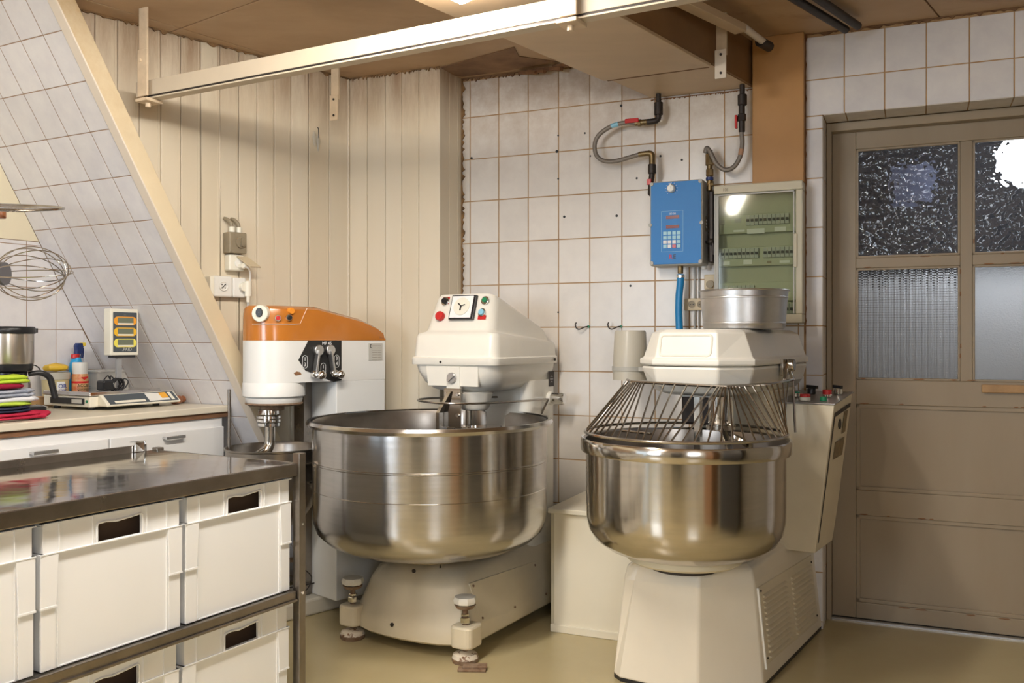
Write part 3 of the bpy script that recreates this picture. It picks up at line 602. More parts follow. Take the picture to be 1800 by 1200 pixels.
h2 = Thing('supply_hose', W, (1.06, -.03, 2.2), 'right grey braided hose curling beside the brown casing to the blue box', 'hose', 'braided water hoses above the blue box')
t = MB(); t.tube([(1.068, -.07, 2.225), (1.068, -.07, 2.165)], .011, 10); t.cyl((1.068, -.07, 2.14), .019, .045, 'z', 12); t.cyl((1.066, -.07, 2.03), .013, .12, 'z', 10); t.cyl((1.066, -.07, 2.075), .017, .03, 'z', 8); h2.part('ball_valve', t, IRON)
t = MB(); t.box((1.040, -.09, 2.045), (1.050, -.07, 2.10)); h2.part('valve_lever', t, RED, bevel=.003)
t = MB(); t.tube(crom([(1.064, -.07, 2.035), (1.068, -.07, 1.985), (1.060, -.075, 1.93), (1.035, -.08, 1.888), (1.0, -.085, 1.878), (.965, -.085, 1.905), (.940, -.085, 1.955), (.924, -.08, 1.975), (.917, -.08, 1.955)], 6), .0095, 10); h2.part('braided_tube', t, HOSE)
t = MB(); t.tube([(1.0655, -.0725, 1.96), (1.061, -.074, 1.935)], .0104, 10); h2.part('printed_band', t, mat('worn_band', (.45, .25, .15)))
t = MB(); t.tube([(.932, -.06, 1.97), (.932, -.06, 1.80)], .012, 10); t.cyl((.932, -.06, 1.905), .018, .05, 'z', 8); t.cyl((.932, -.06, 1.86), .016, .03, 'z', 8); t.tube([(.922, -.06, 1.828), (.948, -.06, 1.828)], .012, 8); h2.part('end_fitting', t, BRASS)
t = MB(); t.cyl((.932, -.06, 1.842), .0165, .014, 'z', 10); h2.part('blue_ring', t, NAVY)
# blue drain hose under the box
bh = Thing('blue_hose', W, (.81, -.07, 1.2), 'thick blue hose hanging from the dosing unit into the small mixer', 'hose')
t = MB(); t.tube(crom([(.812, -.075, 1.452), (.812, -.075, 1.42), (.806, -.075, 1.36), (.806, -.08, 1.28), (.812, -.085, 1.17), (.812, -.085, 1.10)], 5), .0155, 14); bh.part('hose', t, BLUEH)
t = MB(); t.cyl((.812, -.075, 1.455), .012, .035, 'z', 10); bh.part('nipple', t, BRASS)
t = MB(); t.tube([(.812, -.075, 1.447), (.812, -.075, 1.438)], .0172, 14); bh.part('hose_clamp', t, CHROME)
for x, r in ((.858, .0045), (.876, .003)):
    t = MB(); t.tube([(x, -.012, 1.487), (x, -.012, 1.10)], r, 8); Thing('wall_cable', W, (x, -.01, 1.3), ('thicker left' if r > .004 else 'thin right')+' grey cable running down the tiles behind the blue hose', 'cable', 'cables below the blue box', mb=t, m=GREYPIPE)
ss = Thing('double_socket', W, (.87, -.01, 1.32), 'beige double wall socket partly behind the aluminium pan', 'socket')
t = MB(); t.box((.815, -.022, 1.300), (.950, -.002, 1.352)); ss.part('base_plate', t, BEIGE, bevel=.004)
for x in (.848, .887, .926):
    t = MB(); t.lathe([(.018, 0), (.0175, -.0018), (.0155, -.0018), (.0148, .0)], (x, -.022, 1.326), 20, 'y'); ss.part('socket_ring', t, BEIGE)
    t = MB(); t.cyl((x, -.0228, 1.326), .0148, .001, 'y', 18); ss.part('socket_well', t, OLDP)
    t = MB(); t.cyl((x-.006, -.0243, 1.326), .0024, .0015, 'y', 8); t.cyl((x+.006, -.0243, 1.326), .0024, .0015, 'y', 8); ss.part('pin_hole', t, INK)
dm = Thing('dimmer_switch', W, (.92, -.01, 1.42), 'beige square switch with a round brown knob beside the fuse box', 'switch')
t = MB(); t.box((.900, -.020, 1.389), (.953, -.002, 1.452)); dm.part('plate', t, BEIGE, bevel=.004)
t = MB(); t.cyl((.927, -.032, 1.410), .0165, .013, 'y', 20); dm.part('knob', t, OLDP)
# fuse box
fb = Thing('fuse_box', W, (1.135, -.05, 1.25), 'beige fuse box with tinted clear door beside the blue box', 'fuse box')
x0, x1, z0, z1 = .957, 1.309, 1.243, 1.812
t = MB(); t.box((x0, -.10, z1-.036), (x1, -.004, z1)); fb.part('top_frame', t, FUSE, bevel=.004)
t = MB(); t.box((x0, -.10, z0), (x1, -.004, z0+.036)); fb.part('bottom_frame', t, FUSE, bevel=.004)
t = MB(); t.box((x0, -.094, z0+.036), (x0+.008, -.004, z1-.036)); fb.part('side_frame', t, GREYP, bevel=.002)
t = MB(); t.box((x1-.026, -.10, z0+.036), (x1, -.004, z1-.036)); fb.part('side_frame', t, FUSE, bevel=.004)
t = MB(); t.box((x0+.008, -.03, z0+.036), (x1-.026, -.022, z1-.036)); fb.part('back_panel', t, FUSEIN)
for zc in (1.665, 1.53, 1.385, 1.30):
    t = MB(); t.box((x0+.012, -.055, zc-.05), (x1-.03, -.03, zc+.028)); fb.part('cover_strip', t, mat('fuse_cover', (.50, .51, .40), .5), bevel=.002)
brm = MB(); brm.box((0, -.012, -.020), (.0155, 0, .020)); brm.box((.003, -.020, -.006), (.0125, -.011, .004)); bm0 = mkmesh('breaker', brm, mat('breaker_grey', (.46, .47, .44), .4)); bm0.materials.append(INK)
for i, pl in enumerate(bm0.polygons): pl.material_index = 1 if i >= 6 else 0
for zc, n0, n1 in ((1.665, 6, 16), (1.53, 0, 17), (1.378, 0, 8), (1.300, 13, 17)):
    for i in range(n0, n1):
        if (zc, i) in ((1.53, 9),): continue
        o = bpy.data.objects.new('breaker', bm0); COL.objects.link(o); o.parent = fb.o; o.location = (x0+.022+.0172*i-fb.base[0], -.055-fb.base[1], zc+.002-fb.base[2])
for x, z, w_ in ((.975, 1.655, .018), (1.035, 1.66, .025)): t = MB(); t.box((x, -.058, z), (x+w_, -.054, z+.018)); fb.part('blanking_label', t, GREYP)
for x, z, w_, h_ in ((1.03, 1.622, .045, .008), (1.085, 1.612, .07, .020), (1.195, 1.617, .045, .018), (.985, 1.487, .03, .014), (1.07, 1.487, .035, .018), (1.215, 1.488, .04, .01), (1.0, 1.745, .05, .012)):
    t = MB(); t.box((x, -.0572, z), (x+w_, -.0548, z+h_)); fb.part('paper_label', t, WINK)
t = MB(); t.box((1.165, -.058, 1.488), (1.182, -.054, 1.498)); fb.part('paper_label', t, OLDP)
t = MB(); t.box((x0+.009, -.099, z0+.038), (x1-.030, -.0955, z1-.038)); dd = fb.part('clear_door', t, SMOKE, label='smoke tinted clear door')
t = MB(); t.box((x0+.009, -.101, z0+.038), (x0+.020, -.0995, z1-.038)); t.box((x1-.036, -.101, z0+.038), (x1-.031, -.0995, z1-.038)); t.box((x0+.009, -.101, z1-.044), (x1-.031, -.0995, z1-.038)); fb.part('door_edge', t, GREYP, dd)
t = MB(); t.box((x1-.034, -.106, 1.465), (x1-.020, -.0995, 1.60)); fb.part('door_grip', t, FUSE, dd, bevel=.003)
fb.text('108', .016, (1.005, -.1008, 1.792), OLDP)
# two cup hooks
for k, (s, lb) in enumerate(((.377, 'left small dark wall hook between the two mixers'), (.529, 'right small dark wall hook nearer the small mixer'))):
    h = Thing('cup_hook', W, (s, -.01, 1.234), lb, 'hook', 'hooks on the tiles between the mixers')
    t = MB(); t.tube(crom([(s, -.004, 1.234), (s-.008, -.02, 1.233), (s-.022, -.032, 1.226), (s-.034, -.036, 1.222), (s-.046, -.038, 1.229), (s-.049, -.04, 1.244), (s-.044, -.04, 1.252)], 4), .0028, 6); h.part('wire', t, IRON)
    t = MB(); t.cyl((s, -.008, 1.234), .006, .008, 'y', 8); h.part('wall_plug', t, GREEN)

# ================================================================ SOCKETS ON THE BOARD WALL
j1 = Thing('junction_switch', A, (.632, -.03, 1.54), 'brown rotary junction box with two cables, topmost on the board wall', 'switch box')
t = MB(); t.box((.583, -.058, 1.541), (.665, -.002, 1.630)); j1.part('box', t, OLDP, bevel=.005)
t = MB(); t.cyl((.634, -.066, 1.588), .024, .009, 'y', 18); t.box((.629, -.078, 1.572), (.639, -.066, 1.606)); j1.part('rotary_knob', t, OLDP)
for x in (.607, .640):
    t = MB(); t.cyl((x, -.035, 1.628), .012, .026, 'z', 12); g = j1.part('cable_gland', t, CREAMP)
    t = MB(); t.tube(crom([(x, -.035, 1.65), (x-.004, -.032, 1.67), (x-.014, -.02, 1.685), (x-.018, -.005, 1.69)], 4), .008, 8); j1.part('cable_end', t, OLDP)
j2 = Thing('flap_socket', A, (.635, -.03, 1.48), 'cream socket with raised hinged lid, below the brown box', 'socket')
t = MB(); t.box((.590, -.045, 1.468), (.660, -.002, 1.536)); j2.part('box', t, CREAMP, bevel=.006)
t = MB(); t.cyl((.632, -.049, 1.500), .018, .004, 'y', 16); j2.part('socket_well', t, WPLAS)
t = MB(); t.loft([[(x, -.046, 1.527), (x, -.050, 1.530), (x+.035, -.100, 1.486), (x+.035, -.096, 1.482)] for x in (.622, .672)]); j2.part('lid', t, BEIGE)
t = MB(); t.cyl((.640, -.075, 1.488), .012, .028, 'y', 10); j2.part('plug', t, CREAMP)
t = Thing('white_cable', A, (.70, -.03, 1.3), 'thin white cable hanging from the flap socket behind the orange mixer', 'cable'); p = MB(); p.tube(crom([(.640, -.078, 1.486), (.668, -.07, 1.476), (.685, -.05, 1.44), (.690, -.03, 1.38), (.690, -.02, 1.30), (.690, -.02, 1.15)], 5), .004, 6); t.part('cable', p, WPLAS)
j3 = Thing('double_wall_socket', A, (.595, -.03, 1.40), 'white surface double socket, lowest of the three boxes on the boards', 'socket')
t = MB(); t.box((.520, -.040, 1.355), (.608, -.002, 1.443)); j3.part('box', t, WPLAS, bevel=.007)
t = MB(); t.box((.610, -.040, 1.355), (.672, -.002, 1.440)); j3.part('box', t, WPLAS, bevel=.007)
t = MB(); t.box((.500, -.050, 1.36), (.5195, -.004, 1.44)); j3.part('switch_side', t, CREAMP, bevel=.004)
t = MB(); t.lathe([(.0001, .002), (.016, .002), (.018, -.002), (.020, -.002), (.021, .002)], (.565, -.043, 1.400), 22, 'y'); j3.part('socket_ring', t, WPLAS)
t = MB()
for a in range(4): t.cyl((.565+.010*cos(.8+pi/2*a), -.0425, 1.400+.010*sin(.8+pi/2*a)), .0028, .003, 'y', 8)
t.bar((.556, -.0435, 1.391), (.574, -.0435, 1.409), .0025); j3.part('pin_hole', t, INK)
pg = Thing('wall_plug', A, (.668, -.06, 1.38), 'cream round plug pushed into the white double socket', 'plug')
t = MB(); t.cyl((.655, -.062, 1.400), .020, .022, 'y', 18); t.loft([[(.668+.015*cos(u), -.062+.013*sin(u), z) for u in [pi*i/6 for i in range(12)]] for z in (1.425, 1.36)], True, True, True); t.loft([[(.668+r*cos(u), -.062+r*sin(u), z) for u in [pi*i/6 for i in range(12)]] for z, r in ((1.36, .009), (1.335, .007))], True, True, True); pg.part('plug_body', t, CREAMP)
t = MB(); t.tube([(.668, -.062, 1.337), (.668, -.062, 1.29), (.668, -.10, 1.20)], .004, 6); pg.part('cord', t, GREYPIPE)
# pipes low on the wall
pp = Thing('floor_pipes', A, (1.0, -.15, .2), 'corroded steel pipe with small valve low in front of the board wall', 'pipe')
t = MB(); t.tube([(.74, -.15, .235), (1.10, -.15, .185), (1.24, -.12, .18)], .011, 8); t.cyl((.90, -.15, .203), .016, .03, 'x', 8); pp.part('pipe', t, RUST)
t = MB(); t.tube([(.955, -.14, .21), (.955, -.14, .55)], .007, 8); pp.part('riser', t, RUST)
t = MB(); t.tube([(.80, -.15, .22), (.80, -.15, .265)], .005, 6); t.sphere((1.10, -.155, .185), .02, 10); t.tube([(1.10, -.155, .185), (1.10, -.18, .14)], .007, 6); t.bar((1.07, -.175, .150), (1.13, -.175, .145), .008); pp.part('valve', t, IRON)
t = MB(); t.tube(crom([(.84, -.2, .20), (.88, -.22, .15), (.84, -.23, .10), (.78, -.22, .10), (.74, -.2, .14)], 6), .0025, 6); t.tube(crom([(.72, -.2, .125), (.9, -.21, .12), (1.1, -.2, .13), (1.24, -.18, .15)], 5), .003, 6); pp.part('loose_wire', t, IRON)
# ================================================================ LARGE SPIRAL MIXER (left)
def zl(loop, f): return [(x, y, f(y)) for x, y, _ in loop]
m1 = Thing('spiral_dough_mixer', M1, (0, .3, 0), 'larger cream spiral dough mixer with wide steel bowl and clock timer, left of the two', 'mixer')
lin = lambda a, b, t0=.31, t1=.885: (lambda t: a+(b-a)*(t-t0)/(t1-t0))
L = lambda hw, t0, zf, r=.04, t1=.86, c=0: zl(rrect(c-hw, c+hw, t0, t1, r, 5), zf)
t = MB(); t.loft([L(.207, .305, lin(1.104, 1.104)), L(.203, .312, lin(1.188, 1.150)), L(.196, .320, lin(1.204, 1.160)), L(.172, .334, lin(1.212, 1.165)), L(.168, .342, lin(1.222, 1.170), .045),
                  L(.150, .385, lin(1.352, 1.195, .385), .045, .85, .004), L(.140, .395, lin(1.366, 1.203, .395), .04, .84, .004), L(.115, .42, lin(1.366, 1.205, .42), .03, .83, .004)], smooth=True)
hood = m1.part('hood', t, ENAM)
t = MB(); t.loft([L(.213, .298, lin(1.072, 1.072)), L(.215, .296, lin(1.076, 1.076)), L(.215, .296, lin(1.100, 1.100)), L(.210, .302, lin(1.105, 1.105))], smooth=True); m1.part('hood_rim', t, ENAM)
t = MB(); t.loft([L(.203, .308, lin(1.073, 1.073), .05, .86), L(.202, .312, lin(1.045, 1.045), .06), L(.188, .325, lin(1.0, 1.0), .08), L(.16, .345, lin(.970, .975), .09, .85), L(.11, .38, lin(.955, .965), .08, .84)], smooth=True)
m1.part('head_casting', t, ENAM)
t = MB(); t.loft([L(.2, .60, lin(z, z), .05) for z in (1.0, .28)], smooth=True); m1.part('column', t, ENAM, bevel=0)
t = MB(); t.loft([[(x, y, z) for x, y in ((-.13+d, .318), (.125, .318), (.125, .305), (-.13+d, .305))] for z, d in ((.985, .01), (1.068, 0))]); fpn = m1.part('front_cover_plate', t, ENAM, bevel=.002)
t = MB(); t.box((-.025, .300, .962), (.04, .318, 1.066)); m1.part('knob_bracket', t, ENAM, bevel=.003)
t = MB(); t.cyl((.005, .290, 1.02), .022, .012, 'y', 20); t.bar((-.010, .287, 1.008), (.020, .287, 1.032), .010); m1.part('rotary_knob', t, ALU)
t = MB(); t.cyl((-.05, .294, 1.084), .0055, .004, 'y', 10); m1.part('hood_screw', t, IRON); t = MB(); t.cyl((.2155, .80, 1.088), .006, .006, 'x', 8); m1.part('hood_screw', t, IRON)
# sloping control panel
def onp(x, z): k = (z-1.222)/(1.352-1.222); return (x, .342+.043*k-.0015, z)
sl = math.atan2(.043, .130)
def disc(mb, x, z, r, h, r2=None, dz=0.):
    p = Vector(onp(x, z)); n = Vector((0, -cos(sl), sin(sl))); u = Vector((1, 0, 0)); v = Vector((0, sin(sl), cos(sl))); p = p+n*dz
    r2 = r if r2 is None else r2
    lp = lambda rr, hh: [p+n*hh+u*rr*cos(2*pi*i/20)+v*rr*sin(2*pi*i/20) for i in range(20)]
    mb.loft([lp(r, 0), lp(r, h*.8), lp(r2*.92, h), lp(.0005, h)], True, False, True)
def quad(mb, x0, x1, z0, z1, h, dz=0.):
    n = Vector((0, -cos(sl), sin(sl))); lo = [Vector(onp(x, z))+n*dz for x, z in ((x0, z0), (x1, z0), (x1, z1), (x0, z1))]; mb.loft([lo, [p+n*h for p in lo]])
t = MB(); quad(t, -.042, .078, 1.256, 1.357, .014); tmr = m1.part('timer_clock', t, BLACK, hood, bevel=.002)
t = MB(); quad(t, -.037, .066, 1.262, 1.352, .002, .0135); m1.part('timer_face', t, WINK, hood)
t = MB(); disc(t, .016, 1.308, .038, .006, .030, .015); m1.part('timer_dial', t, CREAMP, hood)
t = MB(); n_ = Vector((0, -cos(sl), sin(sl)))
for a in (20, 140, 265): c_ = Vector(onp(.016, 1.308))+n_*.0225; t.bar(c_, c_+Vector((.019*cos(radians(a)), .019*sin(radians(a))*sin(sl), .019*sin(radians(a))*cos(sl))), .006, .003)
m1.part('dial_pointer', t, INK, hood)
t = MB(); disc(t, -.090, 1.272, .020, .018, .019); m1.part('emergency_stop', t, RED, hood, label='red mushroom stop button')
t = MB(); disc(t, -.080, 1.336, .019, .006); m1.part('button_collar', t, CHROME, hood)
t = MB(); disc(t, -.080, 1.336, .013, .016); m1.part('push_button', t, BLACK, hood, label='black selector button')
t = MB(); quad(t, -.095, -.062, 1.325, 1.355, .0012); m1.part('button_backing', t, RED, hood)
t = MB(); disc(t, .116, 1.336, .018, .006); m1.part('button_collar', t, CHROME, hood)
t = MB(); disc(t, .116, 1.336, .011, .012); m1.part('push_button', t, GREEN, hood, label='green start button')
t = MB(); disc(t, .111, 1.286, .0175, .006); m1.part('button_collar', t, CHROME, hood)
t = MB(); disc(t, .111, 1.286, .013, .013); m1.part('push_button', t, LBLUE, hood, label='light blue button')
t = MB(); quad(t, .094, .132, 1.258, 1.275, .0012); m1.part('button_backing', t, RED, hood)
t = MB(); t.box((.1995, .775, .968), (.2015, .825, 1.035)); tp = m1.part('type_plate', t, IRON); m1.text('- = -\n= = =\n- = -', .012, (.2022, .80, 1.0), WINK, tp, 'right')
# guard hoop with chrome knob
t = MB(); t.tube(crom([(-.06, .42, .932), (-.115, .30, .932), (-.113, .225, .930), (-.05, .185, .928), (.06, .165, .926), (.15, .24, .924), (.20, .45, .920), (.222, .73, .915)], 6), .0045, 8)
t.tube(crom([(-.06, .42, .932), (.05, .62, .925), (.10, .66, .92)], 4), .0045, 8); m1.part('guard_hoop', t, WIRE)
t = MB(); t.cyl((.198, .78, .915), .030, .02, 'x', 20); m1.part('knob_boss', t, ENAM)
t = MB(); t.cyl((.216, .78, .915), .026, .062, 'x', 24); m1.part('guard_knob', t, CHROME, label='chrome guard knob')
t = MB(); t.bar((.222, .73, .915), (.19, .70, .83), .008); m1.part('guard_stay', t, WIRE)
# breaker bar, spindle, spiral
t = MB(); t.box((-.022, .278, .815), (.060, .285, .978)); m1.part('breaker_plate', t, STEEL2, bevel=.002)
t = MB(); t.loft([[(x, y, z) for x, y in ((-.038, .245), (-.022, .245), (-.022, .285), (-.038, .285))] for z in (.45, .88)]); t.loft([[(-.038, .245, .88), (-.022, .245, .88), (-.022, .285, .88), (-.038, .285, .88)], [(.002, .270, .965), (.018, .270, .965), (.018, .285, .965), (.002, .285, .965)]]); t.box((-.022, .272, .45), (.03, .285, .82)); m1.part('breaker_bar', t, STEEL)
for x, z in ((-.008, .955), (.046, .955), (.046, .87)): t = MB(); t.cyl((x, .272, z), .008, .007, 'y', 12); m1.part('bolt', t, CHROME)
t = MB(); t.cyl((.045, .41, .886), .060, .075, 'z', 24, .075); m1.part('spindle_housing', t, ENAM)
t = MB(); t.cyl((.045, .41, .812), .050, .078, 'z', 28); m1.part('spindle', t, CHROME)
t = MB(); t.cyl((.065, .41, .786), .095, .032, 'z', 32); m1.part('spiral_hub', t, STEEL2)
t = MB(); t.tube([(.065+.13*sin(a*1.0)*min(1, a/1.2), .41+.13*cos(a)*min(1, a/1.2)-.13*max(0, 1-a/1.2)*0, .79-.055*a) for a in [i*.2 for i in range(34)]], .015, 8); m1.part('spiral_hook', t, STEEL2)
# bowl
BC = (.0, .155)
def bowl(prof_o, rim, th=.006):
    inner = [(max(.0005, r-th), z+(th if i < 3 else 0)) for i, (r, z) in enumerate(prof_o)]
    return prof_o+rim+inner[::-1]
po = [(.0005, .352), (.20, .352), (.27, .358), (.345, .376), (.405, .402), (.440, .436), (.455, .475), (.457, .50), (.458, .60), (.458, .72), (.459, .844)]
rim = [(.463, .841)]+[(.470+.013*cos(a), .856+.013*sin(a)) for a in [radians(x) for x in (-120, -60, 0, 60, 120, 170)]]+[(.455, .846)]
t = MB(); t.lathe(po+rim[:6], (*BC, 0), 96); m1b = m1.part('bowl', t, STEEL)
t = MB(); t.lathe([(.457, .862), (.452, .846)]+[(r-.006, z+.005) for r, z in po[::-1][1:]], (*BC, 0), 96); m1.part('bowl_inside', t, STEELI, m1b)
t = MB(); t.lathe([(.0005, .325), (.155, .325), (.175, .335), (.175, .353), (.0005, .353)], (*BC, 0), 48); m1.part('bowl_flange', t, mat('worn_flange', (.55, .45, .28), .5, var=.4, vscale=20), m1b)
for z in (.706, .713, .607): t = MB(); t.lathe([(.4575, z-.0016), (.4602, z), (.4575, z+.0016)], (*BC, 0), 96); m1.part('bowl_bead', t, STEEL2, m1b)
# base
bl = lambda hw, t0, z, r: [(x, y-(.05*(1-(x/hw)**2) if y < .3 else 0), z) for x, y, _ in rrect(-hw, hw, t0, .885, r, 5)]
def rr2(hw, t0, z, r, bow=.05):
    o = []
    base = rrect(-hw, hw, t0, .85-.05*max(0, (hw-.2)/.07), r, 5)
    i0 = [i for i, p in enumerate(base)]
    for i, p in enumerate(base):
        o.append((p[0], p[1], z))
        if i == 17: o += [(hw*k, t0-bow*(1-k*k), z) for k in (-.6, -.3, 0, .3, .6)]
    return o
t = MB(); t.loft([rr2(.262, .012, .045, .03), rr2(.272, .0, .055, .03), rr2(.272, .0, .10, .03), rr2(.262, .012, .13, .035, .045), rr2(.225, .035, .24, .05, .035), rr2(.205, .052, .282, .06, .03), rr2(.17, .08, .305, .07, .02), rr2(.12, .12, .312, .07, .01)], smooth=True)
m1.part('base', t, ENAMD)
t = MB()
for z, s_, t_ in ((.292, -.0, .07), (.10, -.045, -.046)): t.cyl((s_+.01, t_-.045 if z > .2 else t_-.006, z), .008, .006, 'y', 8)
m1.part('base_bolt', t, IRON)
def sidep(s_at, pts, h, fr_th): pass
def s1(z): return .272 if z < .10 else .272-(z-.10)*.33
t = MB(); pl = [(.10, .115), (.64, .075), (.60, .235), (.09, .258)]; t.loft([[(s1(z)-.004, y, z) for y, z in pl], [(s1(z)+.003, y, z) for y, z in pl]]); m1.part('access_panel', t, ENAMD, bevel=.0015)
for y, z in ((.115, .128), (.11, .245), (.585, .222), (.61, .10), (.35, .11)): t = MB(); t.cyl((s1(z)+.001, y, z), .005, .005, 'x', 8); m1.part('panel_screw', t, RUST)
for sg in (-1, 1):
    x = .264*sg; y = -.003
    t = MB(); t.loft([rrect(x-.045, x+.045, y-.042, y+.06, .025, 4, z) for z in (.055, .135)]); m1.part('foot_lug', t, ENAMD, bevel=.008)
    t = MB(); t.cyl((x, y, .02), .0105, .205, 'z', 10); ft = m1.part('levelling_foot', t, RUST)
    t = MB(); t.lathe([(.0005, .006), (.045, .006), (.049, .016), (.044, .030), (.018, .040), (.0005, .040)], (x, y, 0), 20); m1.part('foot_pad', t, mat('painted_pad', (.72, .64, .52), .5, spots=(.2, .1, .05), sscale=30, sthr=.55), ft)
    t = MB(); t.lathe([(.0005, .0), (.047, .0), (.050, .008), (.0495, .017), (.0005, .017)], (x, y, 0), 14); m1.part('pad_rim', t, RUST, ft)
    t = MB(); t.cyl((x, y, .142), .019, .022, 'z', 6); t.cyl((x, y, .168), .016, .008, 'z', 6); m1.part('nut', t, CHROME, ft)
    t = MB(); t.lathe([(.0005, .0), (.030, 0), (.040, .006), (.044, .018), (.040, .030), (.0005, .032)], (x, y, .208), 8); m1.part('hand_knob', t, ENAM, ft)
    t = MB(); t.lathe([(.0005, 0), (.032, 0), (.040, .012), (.0005, .013)], (x, y, .197), 12); m1.part('knob_underside', t, RUST, ft)
t = MB(); t.cyl((-.03, .08, .028), .028, .03, 'x', 16); t.box((-.04, .06, .03), (.02, .1, .06)); m1.part('castor', t, IRON)
t = MB(); t.bar((.30, -.075, .012), (.375, -.03, .014), .035, .008); t.bar((.29, -.09, .005), (.38, -.045, .005), .035, .009); Thing('levelling_shims', M1, (.27, -.04, 0), 'thin worn shims under the right front foot of the large mixer', 'shim', mb=t, m=RUST, bevel=.002)

# ================================================================ SMALL SPIRAL MIXER (right)
m2 = Thing('spiral_dough_mixer', M2, (0, .3, 0), 'smaller cream spiral mixer with a wire bowl guard and low hood, beside the door', 'mixer')
def P2(hw, t0, z, fw=None, ch=.10, t1=.86): fw = fw or hw*.56; return [(-hw, t0+ch, z), (-fw, t0, z), (fw, t0, z), (hw, t0+ch, z), (hw, t1, z), (-hw, t1, z)]
t = MB(); t.loft([P2(.205, .106, 1.086), P2(.213, .098, 1.090), P2(.213, .098, 1.108), P2(.203, .108, 1.114), P2(.172, .130, 1.200, .105, .085), P2(.150, .150, 1.213, .090, .08, .83)]); hd = m2.part('hood', t, ENAM, bevel=.011, seg=3)
t = MB(); t.loft([P2(.206, .104, 1.084), P2(.207, .103, 1.075), P2(.190, .115, 1.02, .11), P2(.165, .14, .990, .09), P2(.13, .18, .982, .07)]); m2.part('head_casting', t, ENAM, bevel=.010, seg=3)
def onh(x, z): k = (z-1.114)/.086; return (x, .108+.022*k, z)
t = MB(); rp = [onh(x, z) for x, z, _ in rrect(-.098, .088, 1.122, 1.192, .012, 4)]; t.tube(rp, .0045, 8, closed=True); m2.part('embossed_frame', t, ENAM, hd)
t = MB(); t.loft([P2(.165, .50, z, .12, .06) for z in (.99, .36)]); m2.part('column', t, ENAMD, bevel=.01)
# base with louvred side panel
def B2(k, z): # k scales footprint
    return [(-.237*k, .03+.06*(1-k), z), (-.20*k, .0+.30*(1-k), z), (.085*k, .0+.30*(1-k), z), (.243*k, .20+.1*(1-k), z), (.243*k, .955, z), (-.237*k, .955, z)]
def K(z): return 1-.16*z/.36
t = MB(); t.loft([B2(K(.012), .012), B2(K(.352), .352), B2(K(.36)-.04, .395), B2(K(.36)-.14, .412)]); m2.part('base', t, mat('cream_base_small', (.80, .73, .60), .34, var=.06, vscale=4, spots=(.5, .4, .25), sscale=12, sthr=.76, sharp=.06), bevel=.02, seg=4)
t = MB(); t.loft([B2(K(.012)-.01, .001), B2(K(.012)-.01, .02)]); m2.part('rubber_skirt', t, BLACK)
def s2(z): return .243*K(z)
def plq(t0, z0, t1, z1, sl_, h0, h1): # quad on the right side, vertical ends, z shift with t
    f = lambda t_, z_: z_-(t_-.08)*sl_
    lo = [(t0, f(t0, z0)), (t1, f(t1, z0)), (t1, f(t1, z1)), (t0, f(t0, z1))]
    return [[(s2(z_)+h, t_, z_) for t_, z_ in lo] for h in (h0, h1)]
t = MB(); t.loft(plq(.235, .075, .90, .335, .03, -.004, .004)); vp = m2.part('louvre_panel', t, ENAMD, bevel=.002)
t = MB(); t.loft([[(s2(z_)+h, t_, z_) for t_, z_ in ((.228, .06), (.238, .06), (.238, .33), (.228, .33))] for h in (0, .007)]); m2.part('panel_edge', t, ENAM)
for cidx, (a, b) in enumerate(((.27, .53), (.60, .86))):
    for i in range(12):
        z = .095+.0185*i; f = lambda t_: z-(t_-.08)*.03
        t = MB(); t.loft([[(s2(f(y))+.003+.011*sin(pi*q/4), y, f(y)+.0075*(q/4-.5)*1.5) for q in range(5)] for y in (a, a+.01, b-.01, b)], True, True, True); m2.part('louvre', t, ENAMD, vp)
for y, z in ((.255, .315), (.255, .09), (.885, .285), (.885, .075)): t = MB(); t.cyl((s2(z)+.003, y, z), .004, .004, 'x', 8); m2.part('panel_screw', t, IRON)
t = MB(); t.cyl((.16, .93, .03), .03, .04, 'x', 14); m2.part('castor', t, IRON)
# bowl
B2C = (0, .0975)
po = [(.0005, .452), (.17, .452), (.215, .456), (.265, .472), (.304, .500), (.325, .535), (.333, .575), (.334, .62), (.335, .796)]
t = MB(); t.lathe(po+[(.350, .798), (.353, .803), (.3535, .840), (.350, .845), (.344, .843)], (*B2C, 0), 96); b2 = m2.part('bowl', t, STEEL2)
t = MB(); t.lathe([(.344, .843), (.336, .838), (.330, .79)]+[(r-.006, z+.005) for r, z in po[::-1][1:]], (*B2C, 0), 96); m2.part('bowl_inside', t, STEELI, b2)
t = MB(); t.lathe([(.0005, .425), (.18, .425), (.195, .434), (.195, .455), (.0005, .455)], (*B2C, 0), 48); m2.part('bowl_flange', t, mat('flange_cream', (.74, .66, .48), .45, spots=(.2, .1, .05), sscale=18, sthr=.68), b2)
t = MB(); t.cyl((B2C[0], B2C[1], .40), .12, .03); m2.part('bowl_bearing', t, IRON)
# spindle, bar, spiral
t = MB(); t.cyl((.055, .30, .86), .045, .12, 'z', 28); m2.part('spindle', t, CHROME)
t = MB(); t.cyl((.055, .30, .855), .052, .02, 'z', 28); m2.part('spindle_ring', t, STEEL2)
t = MB(); t.tube([(.055+.10*sin(a)*min(1, a/1.2), .30-.10*(1-cos(a))*.0+.10*cos(a)*min(1, a/1.2), .86-.05*a) for a in [i*.2 for i in range(38)]], .013, 8); t.tube([(.055, .30, .87), (.10, .22, .84), (.14, .17, .79)], .013, 8); m2.part('spiral_hook', t, STEEL2)
t = MB(); t.box((-.012, .21, .50), (.012, .235, .99)); m2.part('breaker_bar', t, STEEL2, bevel=.002)
t = MB(); t.box((-.06, .20, .975), (.06, .26, .992)); m2.part('bar_mount', t, ENAM, bevel=.003)
t = MB(); t.box((-.13, .38, .86), (.0, .50, .985)); m2.part('scraper_shield', t, IRON, bevel=.01)
